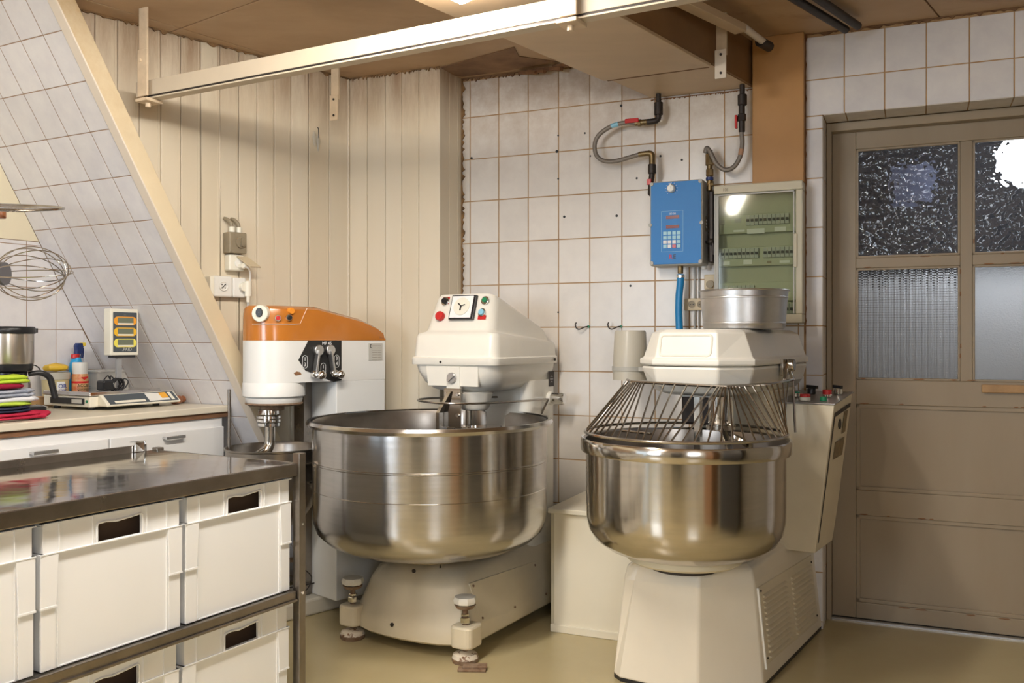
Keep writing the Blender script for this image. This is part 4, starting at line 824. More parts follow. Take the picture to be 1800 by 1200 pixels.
# wire guard
g = m2.part('bowl_guard', MB().tube([(B2C[0]+.338*cos(2*pi*i/72), B2C[1]+.338*sin(2*pi*i/72), .862) for i in range(72)], .0052, 8, closed=True), WIRE)
bar = [Vector((-.252, .175, 1.030)), Vector((-.20, .10, 1.028)), Vector((.160, .066, 1.022)), Vector((.247, .28, 1.026)), Vector((.248, .52, 1.030))]
seg = [(b-a).length for a, b in zip(bar, bar[1:])]; tot = sum(seg)
def bp(k):
    d = k*tot
    for a, b, l in zip(bar, bar[1:], seg):
        if d <= l: return a.lerp(b, d/l)
        d -= l
    return bar[-1]
t = MB(); t.tube(bar, .0055, 8); m2.part('top_bar', t, WIRE, g)
kc = (seg[0]+seg[1])/tot
wires = [(0.046, 183), (0.097, 191), (0.108, 198), (0.117, 204), (0.127, 210), (0.136, 216), (0.144, 221), (0.154, 227), (0.198, 233), (0.241, 237), (0.286, 241), (0.335, 245), (0.381, 248), (0.434, 252), (0.457, 258), (0.467, 264), (0.477, 271), (0.487, 278), (0.5, 285), (0.514, 292), (0.527, 299), (0.541, 306), (0.555, 312), (0.583, 318), (0.626, 324), (0.666, 329), (0.701, 333), (0.733, 338), (0.793, 344), (0.865, 352), (0.939, 361), (0.02, 150), (0.01, 166)]   # (place along the top bar, angle on the lower ring)
for k, a in wires:
    a = radians(a+33); q = Vector((B2C[0]+.338*cos(a), B2C[1]+.338*sin(a), .862)); t = MB(); t.tube([bp(k), q], .0034, 6); m2.part('guard_wire', t, WIRE, g)
t = MB(); t.tube([bar[-1], (.262, .50, .84)], .0045, 6); m2.part('guard_stay', t, WIRE, g)
for zz, yy, r_ in ((.862, -.02, .0045), (.838, -.06, .0045)):
    t = MB(); t.tube([(-.20, yy+.04, zz), (-.07, yy, zz)], r_, 6); m2.part('lid_rod', t, WIRE, g)
t = MB(); t.tube([(-.14, -.232, .842), (-.02, -.245, .842)], .0035, 6); m2.part('lid_rod', t, WIRE, g)
t = MB(); t.box((.212, .48, 1.045), (.224, .56, 1.105)); t.bar((.226, .52, 1.085), (.240, .44, 1.03), .014); t.bar((.226, .53, 1.085), (.246, .53, 1.03), .012); t.cyl((.224, .535, 1.083), .023, .026, 'x', 16); m2.part('guard_hinge', t, STEEL2, bevel=.002)
# control pedestal
def C2(s0, s1_, t0, t1, zf): return [(s0, t0, zf(t0)), (s1_, t0, zf(t0)), (s1_, t1, zf(t1)), (s0, t1, zf(t1))]
zt = lambda t_: .937+.10*(t_-.612)
t = MB(); t.loft([C2(.04, .303, .612, .87, lambda q: .385), C2(.04, .318, .612, .88, lambda q: .50), C2(.04, .372, .612, .90, zt)]); cp = m2.part('control_pedestal', t, ENAMD, bevel=.004)
t = MB(); t.loft([C2(.038, .376, .606, .905, lambda q: zt(q)+.001), C2(.038, .376, .606, .905, lambda q: zt(q)+.005)]); cpp = m2.part('control_panel', t, mat('panel_print', (.36, .33, .31), .3, .3, var=.4, vscale=30), cp, bevel=.001)
def ctl(nm, s_, t_, r, h, m_, lab=None, r2=None): q = MB(); q.cyl((s_, t_, zt(t_)+.005), r, h, 'z', 18, r2); m2.part(nm, q, m_, cp, label=lab)
ctl('indicator_lamp', .145, .66, .013, .030, RED); ctl('lamp_cap', .145, .66, .014, .001, CHROME); q = MB(); q.cyl((.145, .66, zt(.66)+.035), .012, .012, 'z', 12, .004); q.cyl((.145, .66, zt(.66)+.045), .005, .014, 'z', 8); m2.part('toggle_knob', q, BLACK, cp)
ctl('button_base', .255, .655, .020, .014, CREAMP); ctl('emergency_stop', .255, .655, .019, .026, RED, 'red mushroom button')
ctl('button_base', .200, .74, .018, .014, CHROME); ctl('push_button', .200, .74, .011, .020, GREEN); ctl('push_button', .235, .82, .016, .022, BLACK); ctl('button_base', .31, .76, .019, .010, CHROME); ctl('push_button', .31, .76, .017, .028, RED, 'red push button'); ctl('push_button', .335, .83, .017, .024, CHROME); ctl('push_button', .320, .665, .013, .016, GREEN)
q = MB(); q.bar((.315, .84, zt(.84)+.034), (.35, .82, zt(.82)+.034), .012); q.bar((.215, .83, zt(.83)+.033), (.26, .81, zt(.81)+.033), .012); m2.part('selector_handle', q, BLACK, cp)
sp_ = lambda z: .318+(z-.50)*(.054/.437)
t = MB(); t.loft([[(sp_(z)+h, y, z) for y, z in ((.632, .905), (.87, .93), (.87, .915), (.645, .890), (.640, .42), (.632, .42))] for h in (.0, .0015)]); m2.part('door_gap', t, IRON, cp)
t = MB(); t.cyl((sp_(.86)-.001, .735, .858), .020, .003, 'x', 18); m2.part('cable_hole', t, INK, cp)
t = MB(); t.loft([[(sp_(z)+h, y, z) for y, z in ((.70, .79), (.84, .80), (.84, .73), (.70, .725))] for h in (.0, .001)]); m2.part('worn_label', t, mat('worn_label', (.30, .22, .12), .6, var=.5, vscale=60), cp)
t = MB(); t.loft([[(sp_(z)+h, y, z) for y, z in ((.79, .90), (.84, .905), (.84, .82), (.79, .815))] for h in (.0, .001)]); m2.part('worn_label', t, mat('worn_label', (.3, .2, .1), .6), cp)
# bucket holder
t = MB(); t.lathe([(.072, -.008), (.0745, -.008), (.0745, .009), (.072, .009), (.072, -.008)], (-.42, .55, 1.058), 32); t.box((-.36, .50, 1.050), (-.20, .56, 1.066)); m2.part('bucket_strap', t, GREYP)
bk = Thing('plastic_jug', M2, (-.42, .55, 1.01), 'cloudy cream plastic jug upside down in a grey strap beside the small mixer hood', 'jug')
t = MB(); t.lathe([(.0713, 1.012), (.0713, 1.05), (.0706, 1.07), (.064, 1.205), (.060, 1.213), (.0005, 1.214)], (-.42, .55, 0), 36); t.lathe([(.069, 1.012), (.0585, 1.208), (.0005, 1.209)], (-.42, .55, 0), 36); bk.part('body', t, JUG)
# pan on the hood
pn = Thing('aluminium_pan', M2, (.088, .45, 1.213), 'dented aluminium pan standing on the small mixer hood', 'pan')
t = MB(); t.lathe([(.0005, 1.2145), (.140, 1.2145), (.146, 1.218), (.148, 1.232), (.1495, 1.234), (.1495, 1.238), (.148, 1.240), (.1555, 1.325), (.1575, 1.327), (.1575, 1.331), (.156, 1.333), (.158, 1.352), (.162, 1.355), (.161, 1.3575), (.156, 1.356), (.153, 1.33), (.145, 1.235), (.138, 1.219), (.0005, 1.219)], (.088, .45, 0), 64); pn.part('pan_body', t, ALU)
t = MB(); t.tube([(.088+.161*cos(a), .45+.161*sin(a), 1.3545) for a in [2*pi*i/64 for i in range(64)]], .0028, 6, closed=True); pn.part('rolled_rim', t, ALU)
# low box between the mixers
lb = Thing('low_white_box', W, (.59, -.24, 0), 'cream painted box with open lid ledge standing between the two mixers', 'box')
t = MB(); t.box((.378, -.458, .03), (.80, -.02, .478)); lb.part('carcass', t, mat('box_paint', (.80, .74, .60), .4, var=.06)); t = MB(); t.box((.365, -.472, .478), (.82, -.01, .498)); lb.part('lid', t, mat('box_paint', (.8, .7, .6)), bevel=.003)
t = MB(); t.box((.374, -.466, .0), (.80, -.01, .032)); lb.part('plinth', t, mat('box_paint', (.8, .7, .6)), bevel=.003); t = MB(); t.box((.376, -.461, .034), (.388, -.457, .476)); lb.part('edge_strip', t, FUSE)

# ================================================================ PLANETARY MIXER (orange cap)
pm = Thing('planetary_mixer', A, (1.0, -.25, .07), 'white planetary mixer with orange cap in front of the board wall', 'mixer')
tc, R_, NC = -.245, .125, .679
def topz(x, k=1): # height of the cap along its length
    return 1.313 if x < .81 else 1.313-.047*((x-.81)/.237) if x < 1.047 else 1.266-.05*((x-1.047)/.116)**1.6
xr = 1.163
base_ = [(xr, tc-R_), (xr, tc+R_)]+[(x, tc+R_) for x in (1.13, 1.047, .93, .81, .74)]+[(NC-R_*sin(pi*i/14), tc+R_*cos(pi*i/14)) for i in range(15)]+[(x, tc-R_) for x in (.74, .81, .93, 1.047, 1.13)]
def ring_(k, zf): return [((x-.85)*(1-.10*(1-k))+.85, (y-tc)*k+tc, zf(x)) for x, y in base_]
t = MB(); t.loft([ring_(1.02, lambda x: 1.173), ring_(1.02, lambda x: 1.18), ring_(1.0, lambda x: topz(x)-.045), ring_(.93, lambda x: topz(x)-.014), ring_(.72, lambda x: topz(x)), ring_(.25, lambda x: topz(x)+.001)], smooth=True); oc = pm.part('orange_cap', t, ORANGE)
t = MB(); t.loft([ring_(1.0, lambda x: 1.001), ring_(1.0, lambda x: 1.172)]); wbod = pm.part('head_body', t, WHITE)
for f_ in wbod.data.polygons: f_.use_smooth = True
wbod.data.set_sharp_from_angle(angle=radians(35))
t = MB(); t.box((.90, tc-R_, .071), (xr, tc+R_, 1.001)); pm.part('column', t, WHITE, bevel=.004)
def ringc(r0, r1, z0, z1, nm, m_): q = MB(); q.lathe([(.0005, z0), (r0-.004, z0), (r0, z0+.004), (r1, z1-.004), (r1-.003, z1), (.0005, z1)], (NC, tc, 0), 36); return pm.part(nm, q, m_)
ringc(.126, .126, .942, 1.003, 'planetary_ring', WHITE); ringc(.112, .116, .914, .940, 'lower_ring', WHITE); q = MB(); q.lathe([(.105, .906), (.117, .912), (.117, .917), (.100, .92)], (NC, tc, 0), 36); pm.part('ring_edge', q, RUST)
q = MB(); q.cyl((NC-.01, tc, .885), .050, .03, 'z', 20); pm.part('shaft_housing', q, RUST)
for z, r, h in ((.868, .042, .022), (.853, .049, .012), (.838, .049, .012), (.820, .045, .016)): q = MB(); q.cyl((NC-.025, tc, z), r, h, 'z', 24); pm.part('tool_collar', q, CHROME)
q = MB(); q.tube(crom([(NC-.02, tc, .83), (NC-.02, tc, .775), (NC-.024, tc, .74), (NC-.045, tc, .715), (NC-.09, tc, .69), (NC-.11, tc, .64), (NC-.05, tc, .60)], 6), .022, 12); pm.part('dough_hook', q, STEEL2)
BX = .675
q = MB(); prof = [(.0005, .40), (.06, .402), (.12, .43), (.165, .50), (.185, .60), (.190, .724), (.197, .728), (.198, .733), (.190, .734), (.184, .72), (.178, .60), (.158, .51), (.11, .44), (.0005, .42)]; q.lathe(prof, (BX, tc, 0), 64); pb = pm.part('bowl', q, STEELI)
q = MB(); q.tube([(BX+.202*cos(radians(a)), tc+.202*sin(radians(a)), .676) for a in range(-140, 50, 10)], .006, 8); q.tube([(BX+.202*cos(radians(a)), tc+.202*sin(radians(a)), .60) for a in range(-80, 50, 10)], .006, 8); q.bar((.83, tc-.14, .67), (.83, tc-.14, .55), .02, .008); pm.part('bowl_cradle', q, STEEL2)
q = MB(); q.box((.80, tc-.185, .545), (.865, tc-.13, .600)); pm.part('clamp_handle', q, WPLAS, bevel=.006); q = MB(); q.box((.805, tc-.175, .600), (.86, tc-.14, .615)); pm.part('clamp_pin', q, CHROME)
q = MB(); q.box((.858, tc+.05, .071), (.898, tc+R_, .999)); pm.part('lift_slide', q, FRAMEST)
q = MB(); q.cyl((NC-.13, tc+.13, .071), .007, .9, 'z', 10); pm.part('lift_rod', q, FRAMEST)
yf = tc-R_
def radial(mb, ph, z, r, h, off=0., r2=None, sq=1., du=0.):
    ph = radians(ph); n = Vector((cos(ph), sin(ph), 0)); u = Vector((-sin(ph), cos(ph), 0)); c = Vector((NC, tc, z))+n*(R_+.0025+off)+u*du; r2 = r if r2 is None else r2
    lp = lambda rr, hh: [c+n*hh+u*rr*cos(2*pi*i/20)+Vector((0, 0, 1))*rr*sq*sin(2*pi*i/20) for i in range(20)]
    mb.loft([lp(r, -.02), lp(r, h*.8), lp(r2*.92, h), lp(.0005, h)], True, False, True)
q = MB(); radial(q, 214, 1.280, .034, .014); pm.part('timer_knob', q, CREAMP, oc); q = MB(); radial(q, 214, 1.284, .014, .008, .013, sq=1.3); pm.part('knob_grip', q, BLACK, oc)
for ph, z, m_, lab in ((244, 1.262, RED, 'red button'), (264, 1.265, INK, 'black button')):
    q = MB(); radial(q, ph, z, .013, .008); pm.part('button_collar', q, CHROME, oc); q = MB(); radial(q, ph, z, .009, .006, .008); pm.part('push_button', q, m_, oc, label=lab)
q = MB(); radial(q, 270, 1.292, .013, .010, -.006); pm.part('indicator_lamp', q, AMBER, oc)
q = MB(); pts_ = [(NC+(R_*1.02+.0008)*cos(radians(a)), tc+(R_*1.02+.0008)*sin(radians(a)), 1.238) for a in range(196, 280, 8)]+[(.72, tc-R_*1.02+.0015, 1.240), (.755, tc-R_*1.005+.0015, 1.305)]; q.tube(pts_, .0014, 5); pm.part('panel_outline', q, mat('outline_paint', (.8, .6, .45), .4), oc)
q = MB(); q.slab([(.712, 1.093), (.760, 1.172), (.925, 1.172), (.925, 1.004), (.885, .998), (.800, 1.030), (.745, 1.050)], yf-.003, yf+.001); gp = pm.part('gear_plate', q, INK, wbod)
pm.text('MP 45', .019, (.850, yf-.0036, 1.160), WINK, gp)
for x, z, tx in ((.742, 1.085, '1\n3'), (.797, 1.058, '2\n4'), (.832, 1.052, '1\n2'), (.900, 1.085, '3\n4')):
    q = MB(); q.tube([(a, yf-.0035, b) for a, b, _ in rrect(x-.012, x+.012, z-.026, z+.026, .011, 3)], .001, 4, closed=True); pm.part('printed_outline', q, WINK, gp); pm.text(tx, .022, (x, yf-.0036, z), WINK, gp)
for xa, za, xb, zb in ((.800, 1.132, .778, 1.035), (.858, 1.132, .872, 1.035)):
    q = MB(); q.cyl((xa, yf-.024, za), .022, .022, 'y', 20); lv = pm.part('gear_lever', q, ALU, wbod)
    q = MB(); q.bar((xa-.006, yf-.022, za), (xb, yf-.022, zb), .028, .010); pm.part('lever_arm', q, ALU, lv, bevel=.003)
    q = MB(); q.cyl((xb, yf-.034, zb), .016, .02, 'y', 16); q.sphere((xb+.018, yf-.045, zb-.004), .019, 14); pm.part('lever_ball', q, CHROME, lv)
q = MB(); q.box((1.070, yf-.002, 1.085), (1.147, yf+.001, 1.160)); tpl = pm.part('type_plate', q, LAB, wbod)
for i in range(7): pm.text('------- -----', .012, (1.114, yf-.0025, 1.150-.010*i), OLDP, tpl)
pm.text('E', .022, (1.083, yf-.0026, 1.147), INK, tpl)
q = MB(); q.slab([(.69, 1.040), (.705, 1.047), (.722, 1.043), (.727, 1.034), (.70, 1.030)], yf-.0008, yf+.001); pm.part('paint_chip', q, CHIP, wbod)
# ================================================================ COUNTER
def sl_s(t_, z): # s of the sloping wall on the counter frame at depth t, height z
    q = sp(0, (z-1.16)/VV.z); d = q-GC; s0, t0 = d.x*.5+d.y*.866, d.x*(-.866)+d.y*.5; h = Vector((hS.x*.5+hS.y*.866, hS.x*(-.866)+hS.y*.5)); k = (t_-t0)/h.y; return s0+h.x*k
wt = Thing('worktop', G, (-.7, -.4, .80), 'pale cream worktop with raw brown wood along its front edge', 'worktop')
def wtop(z0, z1, tf_, m_, nm, b=0):
    t = MB(); lo = lambda z: [(-3.6, tf_, z), (sl_s(tf_, .862)-.004, tf_, z), (sl_s(-.004, .862)-.004, -.004, z), (-3.6, -.004, z)]; t.loft([lo(z0), lo(z1)]); return wt.part(nm, t, m_, bevel=b)
wtop(.832, .862, -.812, TOP, 'top_sheet', .004); wtop(.808, .8315, -.800, WOODD, 'wooden_core')
cb = Thing('base_cabinet', G, (-.7, -.4, ZF), 'white base cabinet with two drawers under the worktop', 'cabinet')
cy = -.795
t = MB(); t.box((-3.6, cy+.004, .0), (.143, -.02, .8065)); cb.part('carcass', t, CAB, bevel=.002)
t = MB(); t.box((-3.6, cy+.05, ZF), (.12, -.02, .0)); cb.part('plinth', t, CAB)
xs = [-2.31, -1.39, -.478, .140]
for a, b, hx in ((-2.305, -1.395, -1.9), (-1.388, -.481, -.772), (-.472, .138, -.160)):
    t = MB(); t.box((a, cy-.014, .625), (b, cy+.003, .765)); d = cb.part('drawer', t, CAB, bevel=.003)
    t = MB(); t.box((hx-.052, cy-.042, .735), (hx+.052, cy-.034, .749)); t.box((hx-.052, cy-.036, .737), (hx-.042, cy-.012, .747)); t.box((hx+.042, cy-.036, .737), (hx+.052, cy-.012, .747)); cb.part('handle', t, ALU, d, bevel=.002)
    m_ = (a+b)/2
    for c, e_ in ((a, m_-.002), (m_+.002, b)): t = MB(); t.box((c, cy-.014, .01), (e_, cy+.003, .617)); cb.part('cabinet_door', t, CAB, bevel=.003)
# scale
ZC = .862
sx = None
sc = Thing('shop_scale', G, (-.16, -.36, ZC), 'cream electronic shop scale with a steel plate and customer display on the worktop', 'scale')
t = MB(); t.loft([[(-.375, -.535, z0), (.03, -.535, z0), (.03, -.20, z0), (-.375, -.20, z0)] for z0 in (.876, .925)]); sc.part('body', t, CREAMP, bevel=.006)
t = MB(); t.loft([[(-.378, -.54, .9255), (.0, -.54, .9255), (.0, -.195, .9255), (-.378, -.195, .9255)], [(-.375, -.535, .944), (-.003, -.535, .944), (-.003, -.20, .944), (-.375, -.20, .944)]]); sc.part('weighing_plate', t, PLATE, bevel=.003)
t = MB(); t.loft([[(x, -.536, .880), (x, -.60, .878), (x, -.605, .885), (x, -.548, .930), (x, -.536, .930)] for x in (-.335, .06)]); kp = sc.part('keyboard_housing', t, CREAMP, bevel=.004)
def inc(x0, x1, k0, k1, h, m_, nm): # strip on the sloping keyboard face
    A_ = Vector((0, -.605, .885)); B_ = Vector((0, -.548, .930)); n = Vector((0, -(B_-A_).z, (B_-A_).y)).normalized(); lo = []
    for x, k in ((x0, k0), (x1, k0), (x1, k1), (x0, k1)): q = A_.lerp(B_, k); lo.append(Vector((x, q.y, q.z))+n*.0005)
    t = MB(); t.loft([lo, [p+n*h for p in lo]]); return sc.part(nm, t, m_, kp)
DG = mat('keyboard_slate', (.07, .085, .10), .4)
inc(-.32, .05, .06, .94, .001, DG, 'keyboard_print'); inc(-.29, -.13, .14, .34, .002, CREAMP, 'cover_strip'); inc(-.11, -.035, .14, .86, .002, WPLAS, 'key_block'); inc(-.035, .005, .35, .86, .0022, mat('key_orange', (.85, .42, .04), .4), 'key_block'); inc(-.035, .005, .14, .33, .0022, WPLAS, 'key_block'); inc(.015, .032, .14, .86, .002, CREAMP, 'key_block')
t = MB(); t.box((-.383, -.50, .888), (-.3745, -.26, .916)); sc.part('side_display', t, BLACK, bevel=.003)
t = MB(); t.box((-.3845, -.49, .893), (-.382, -.42, .911)); sc.part('side_label', t, LAB); t = MB(); t.cyl((-.377, -.515, .902), .007, .003, 'x', 10); sc.part('green_sticker', t, GREEN)
for x, y in ((-.34, -.50), (-.34, -.25), (.0, -.50), (.0, -.25)): t = MB(); t.cyl((x, y, ZC+.0005), .016, .015, 'z', 12); sc.part('foot', t, BLACK)
t = MB(); t.box((-.178, -.455, .9445), (-.152, -.440, 1.105)); sc.part('display_pole', t, mat('grey_pole', (.45, .46, .47), .3, .6), bevel=.002)
t = MB(); t.box((-.105, -.225, 1.102), (.045, -.175, 1.318)); db = sc.part('display_housing', t, CREAMP, bevel=.005)
t = MB(); t.box((-.085, -.222, 1.092), (.03, -.18, 1.104)); sc.part('display_bracket', t, BLACK)
t = MB(); t.slab([(x, z) for x, z, _ in rrect(-.092, .034, 1.118, 1.302, .003, 2)], -.2265, -.2245); sc.part('display_print', t, mat('keyboard_slate', (.1, .1, .1)), db)
for z, c in ((1.262, ORP), (1.211, mat('amber_print', (.88, .50, .03), .4)), (1.160, mat('yellow_print', (.85, .75, .12), .4))):
    t = MB(); t.slab([(x, zz) for x, zz, _ in rrect(-.089, .031, z-.020, z+.020, .0195, 5)], -.2282, -.2262); sc.part('display_ring', t, c, db)
    t = MB(); t.box((-.070, -.2292, z-.009), (.014, -.228, z+.016)); sc.part('display_lcd', t, LCD, db)
    t = MB(); t.box((-.070, -.2290, z-.017), (.014, -.228, z-.0095)); sc.part('display_label', t, CREAMP, db)
for ch in sc.o.children:
    if ch.name.split('.')[0] in ('display_housing', 'display_bracket'): ch.location.x -= .119; ch.location.y -= .246
sc.text('.PAID', .022, (-.02, -.2270, 1.130), LAB, db); sc.text('· · ·', .010, (-.03, -.2270, 1.290), LAB, db)
# things on the scale and behind it
ad = Thing('power_adapter', G, (-.25, -.49, .944), 'black plug-in power adapter with its cable wound round, on the scale plate', 'adapter')
t = MB(); t.box((-.295, -.52, .9455), (-.240, -.465, .992)); ad.part('adapter_body', t, BLACK, bevel=.008)
t = MB(); rr = random.Random(3)
for i in range(5): c0 = Vector((-.215+.006*i, -.50+.006*i, .970)); t.tube([c0+Vector((.030*cos(a)*(1-.08*i), .02*cos(a+i), .027*sin(a))) for a in [2*pi*k/16 for k in range(16)]], .0035, 6, closed=True)
t.tube(crom([(-.20, -.49, .96), (-.17, -.48, .985), (-.155, -.48, .995), (-.145, -.49, .98), (-.16, -.49, .955), (-.18, -.50, .949)], 5), .003, 6); t.tube(crom([(-.28, -.49, .985), (-.26, -.50, 1.012), (-.24, -.49, .995), (-.23, -.48, 1.010), (-.215, -.49, .99)], 5), .003, 6); ad.part('cable', t, BLACK)
cn = Thing('spray_can', G, (-.156, -.15, ZC), 'red and gold spray can with white cap lettered ACCEL behind the scale', 'spray can')
t = MB(); t.lathe([(.0005, ZC+.001), (.036, ZC+.001), (.0375, ZC+.006), (.0375, 1.005), (.034, 1.013), (.0005, 1.014)], (-.156, -.15, 0), 30); cn.part('can', t, CANR)
t = MB(); t.lathe([(.035, 1.010), (.0355, 1.062), (.033, 1.066), (.0005, 1.066)], (-.156, -.15, 0), 30); cn.part('cap', t, WPLAS)
cn.text('ACCEL', .021, (-.163, -.1892, .955), INK, None, (pi/2, 0, radians(-6))); t = MB(); t.slab([(-.175, .995), (-.140, .999), (-.145, .990), (-.16, .982)], -.1895, -.186); cn.part('printed_flash', t, REDINK)
t = MB(); t.lathe([(.0378, .966), (.0380, .967), (.0380, .975), (.0378, .976)], (-.156, -.15, 0), 30); cn.part('printed_band', t, REDINK)
sb = Thing('spray_bottle', G, (-.115, -.06, ZC), 'light blue trigger spray bottle with navy head and red collar', 'spray bottle')
t = MB(); t.loft([[(-.115+a*cos(u), -.06+.028*sin(u), z) for u in [2*pi*i/24 for i in range(24)]] for z, a in ((ZC+.001, .040), (.92, .042), (.98, .038), (1.03, .034), (1.06, .030), (1.082, .018), (1.088, .015))], smooth=True); sb.part('bottle', t, SPRAYB)
t = MB(); t.cyl((-.120, -.06, 1.083), .020, .022, 'z', 18); sb.part('collar', t, RED)
t = MB(); t.loft([rrect(x0-.025, x1-.025, -.073, -.047, .006, 3, z) for x0, x1, z in ((-.098, -.070, 1.104), (-.095, -.060, 1.125), (-.098, -.055, 1.145), (-.090, -.060, 1.158))]); t.loft([rrect(x0-.025, x1-.025, -.067, -.053, .003, 3, z) for x0, x1, z in ((-.066, -.055, 1.085), (-.060, -.052, 1.11), (-.060, -.050, 1.135))]); sb.part('trigger_head', t, NAVY)
t = MB(); t.box((-.087, -.077, 1.143), (-.073, -.045, 1.160)); sb.part('nozzle', t, YEL, bevel=.002)
tb = Thing('mustard_tub', G, (-.247, -.095, ZC), 'round cloudy tub with yellow contents and a blue lettered label', 'tub')
t = MB(); t.lathe([(.0005, ZC+.001), (.055, ZC+.001), (.061, 1.0), (.062, 1.018), (.058, 1.018), (.0005, .995)], (-.247, -.095, 0), 30); tb.part('tub_body', t, MUST)
t = MB(); t.lathe([(.0595, .985), (.0635, .987), (.065, 1.018), (.060, 1.020)], (-.247, -.095, 0), 30); tb.part('rim', t, JUG)
t = MB(); t.lathe([(.0590, .935), (.0608, .936), (.0615, .975), (.0605, .976)], (-.247, -.095, 0), 10, a0=radians(-118), a1=radians(-82)); tb.part('paper_label', t, WINK); tb.text('OR', .028, (-.252, -.1575, .955), BLINK, None, (pi/2, 0, radians(-8)))
yp = Thing('yellow_packet', G, (-.24, -.10, 1.021), 'crumpled shiny yellow packet lying on the mustard tub', 'packet')
def lump(mb, c, a, b, h, seed, n=20, m=6, p=.5, amp=.08):
    r_ = random.Random(seed); ph = [r_.uniform(0, 6.28) for _ in range(6)]; lp = []
    for j in range(m+1):
        v = j/m; zz = h*v; k = max(.02, (1-abs(2*v-1)**3)**p); lp.append([(c[0]+a*k*(1+amp*sin(3*u+ph[0]+v*2)+amp*.6*sin(5*u+ph[1]))*cos(u), c[1]+b*k*(1+amp*sin(2*u+ph[2])+amp*.6*sin(7*u+ph[3]+v))*sin(u), c[2]+zz+amp*h*.7*sin(2*u+ph[4])*v) for u in [2*pi*i/n for i in range(n)]])
    return mb.loft(lp, True, True, True)
t = MB(); lump(t, (-.247, -.095, 1.0225), .055, .05, .040, 4, amp=.10); yp.part('packet', t, SPONGE)
ct = Thing('clear_tub', G, (.03, -.10, ZC), 'pale rectangular plastic tub behind the power adapter', 'tub')
t = MB(); t.loft([rrect(-.065+d, .120-d, -.16+d, -.03-d, .015, 4, z) for z, d in ((ZC+.001, .008), (1.012, 0))]); ct.part('tub_body', t, WPLAS)
t = MB(); t.loft([rrect(-.070, .125, -.165, -.025, .017, 4, z) for z in (1.0125, 1.024)]); ct.part('lid', t, WPLAS, bevel=.002)
rp_ = Thing('rolling_pin', G, (.12, -.52, ZC), 'turned brown wooden rolling pin half hidden behind the scale', 'rolling pin')
t = MB(); t.lathe([(.0005, 0), (.010, 0), (.014, .008), (.012, .022), (.008, .032), (.010, .042), (.017, .05), (.013, .062), (.011, .068), (.019, .078), (.021, .10), (.021, .13), (.0005, .13)][::1], (0, 0, 0), 18, 'x')
rm = Matrix.Rotation(radians(200), 4, 'Z'); t.v = [tuple((rm @ Vector(v))+Vector((.190, -.500, ZC+.022))) for v in t.v]; rp_.part('pin', t, WOODR)
bo = Thing('wooden_board', G, (-.36, -.15, ZC), 'small brown wooden board edge behind the coffee maker', 'board'); t = MB(); t.box((-.46, -.16, ZC+.001), (-.30, -.12, ZC+.05)); bo.part('board', t, WOOD, bevel=.004)
fo = Thing('foil_wrap', G, (-.36, -.26, ZC), 'crumpled shiny foil beside the coffee maker', 'foil'); t = MB(); lump(t, (-.455, -.27, ZC+.001), .05, .03, .020, 9, amp=.25); fo.part('foil', t, mat('foil', (.8, .78, .78), .2, 1.))
ck = Thing('black_cable', G, (-.35, -.09, ZC), 'thin black cable arching against the left wall tiles', 'cable'); t = MB(); t.tube(crom([(-.38, -.06, .90), (-.375, -.05, .99), (-.335, -.05, 1.052), (-.30, -.05, 1.04), (-.29, -.05, 1.01)], 6), .0028, 6); ck.part('cable', t, BLACK)
# coffee maker
cm = Thing('coffee_maker', G, (-.68, -.45, ZC), 'black and steel drip coffee maker behind the pile of cloths', 'coffee maker')
cxm, cym = -.675, -.43
t = MB(); t.box((cxm-.10, cym-.11, ZC+.001), (cxm+.10, cym+.10, ZC+.035)); cm.part('base', t, BLACK, bevel=.01)
t = MB(); t.box((cxm-.095, cym+.02, ZC+.035), (cxm+.095, cym+.10, 1.225)); cm.part('rear_tank', t, BLACK, bevel=.008)
t = MB(); t.lathe([(.0005, 1.075), (.092, 1.075), (.094, 1.08), (.094, 1.200), (.0005, 1.2)], (cxm, cym, 0), 40); fh = cm.part('filter_housing', t, mat('coffee_steel', (.62, .58, .53), .28, 1., aniso=.6))
cm.text('····', .018, (cxm+.04, cym-.0945, 1.165), INK, fh, (pi/2, 0, radians(25)))
t = MB(); t.lathe([(.0005, 1.2005), (.098, 1.2005), (.101, 1.207), (.101, 1.222), (.095, 1.230), (.0005, 1.232)], (cxm, cym, 0), 40); t.box((cxm+.06, cym-.03, 1.205), (cxm+.108, cym+.03, 1.224)); cm.part('lid', t, BLACK)
t = MB(); t.lathe([(.0005, 1.045), (.085, 1.045), (.090, 1.055), (.092, 1.074), (.0005, 1.074)], (cxm, cym, 0), 40); cm.part('drip_collar', t, BLACK)
t = MB(); t.lathe([(.0005, ZC+.036), (.078, ZC+.036), (.083, ZC+.06), (.083, .99), (.070, 1.02), (.0005, 1.022)], (cxm, cym, 0), 40); cm.part('jug', t, mat('coffee_steel', (.6, .6, .5)))
t = MB(); t.lathe([(.0005, 1.0225), (.066, 1.0225), (.066, 1.04), (.0005, 1.042)], (cxm, cym, 0), 30); cm.part('jug_lid', t, BLACK)
t = MB(); t.tube(crom([(cxm+.065, cym-.03, 1.03), (cxm+.105, cym-.05, 1.035), (cxm+.140, cym-.06, 1.015), (cxm+.152, cym-.065, .97), (cxm+.160, cym-.07, .925)], 6), [.010+.0035*min(1, i/12) for i in range(25)], 12); cm.part('jug_handle', t, BLACK)
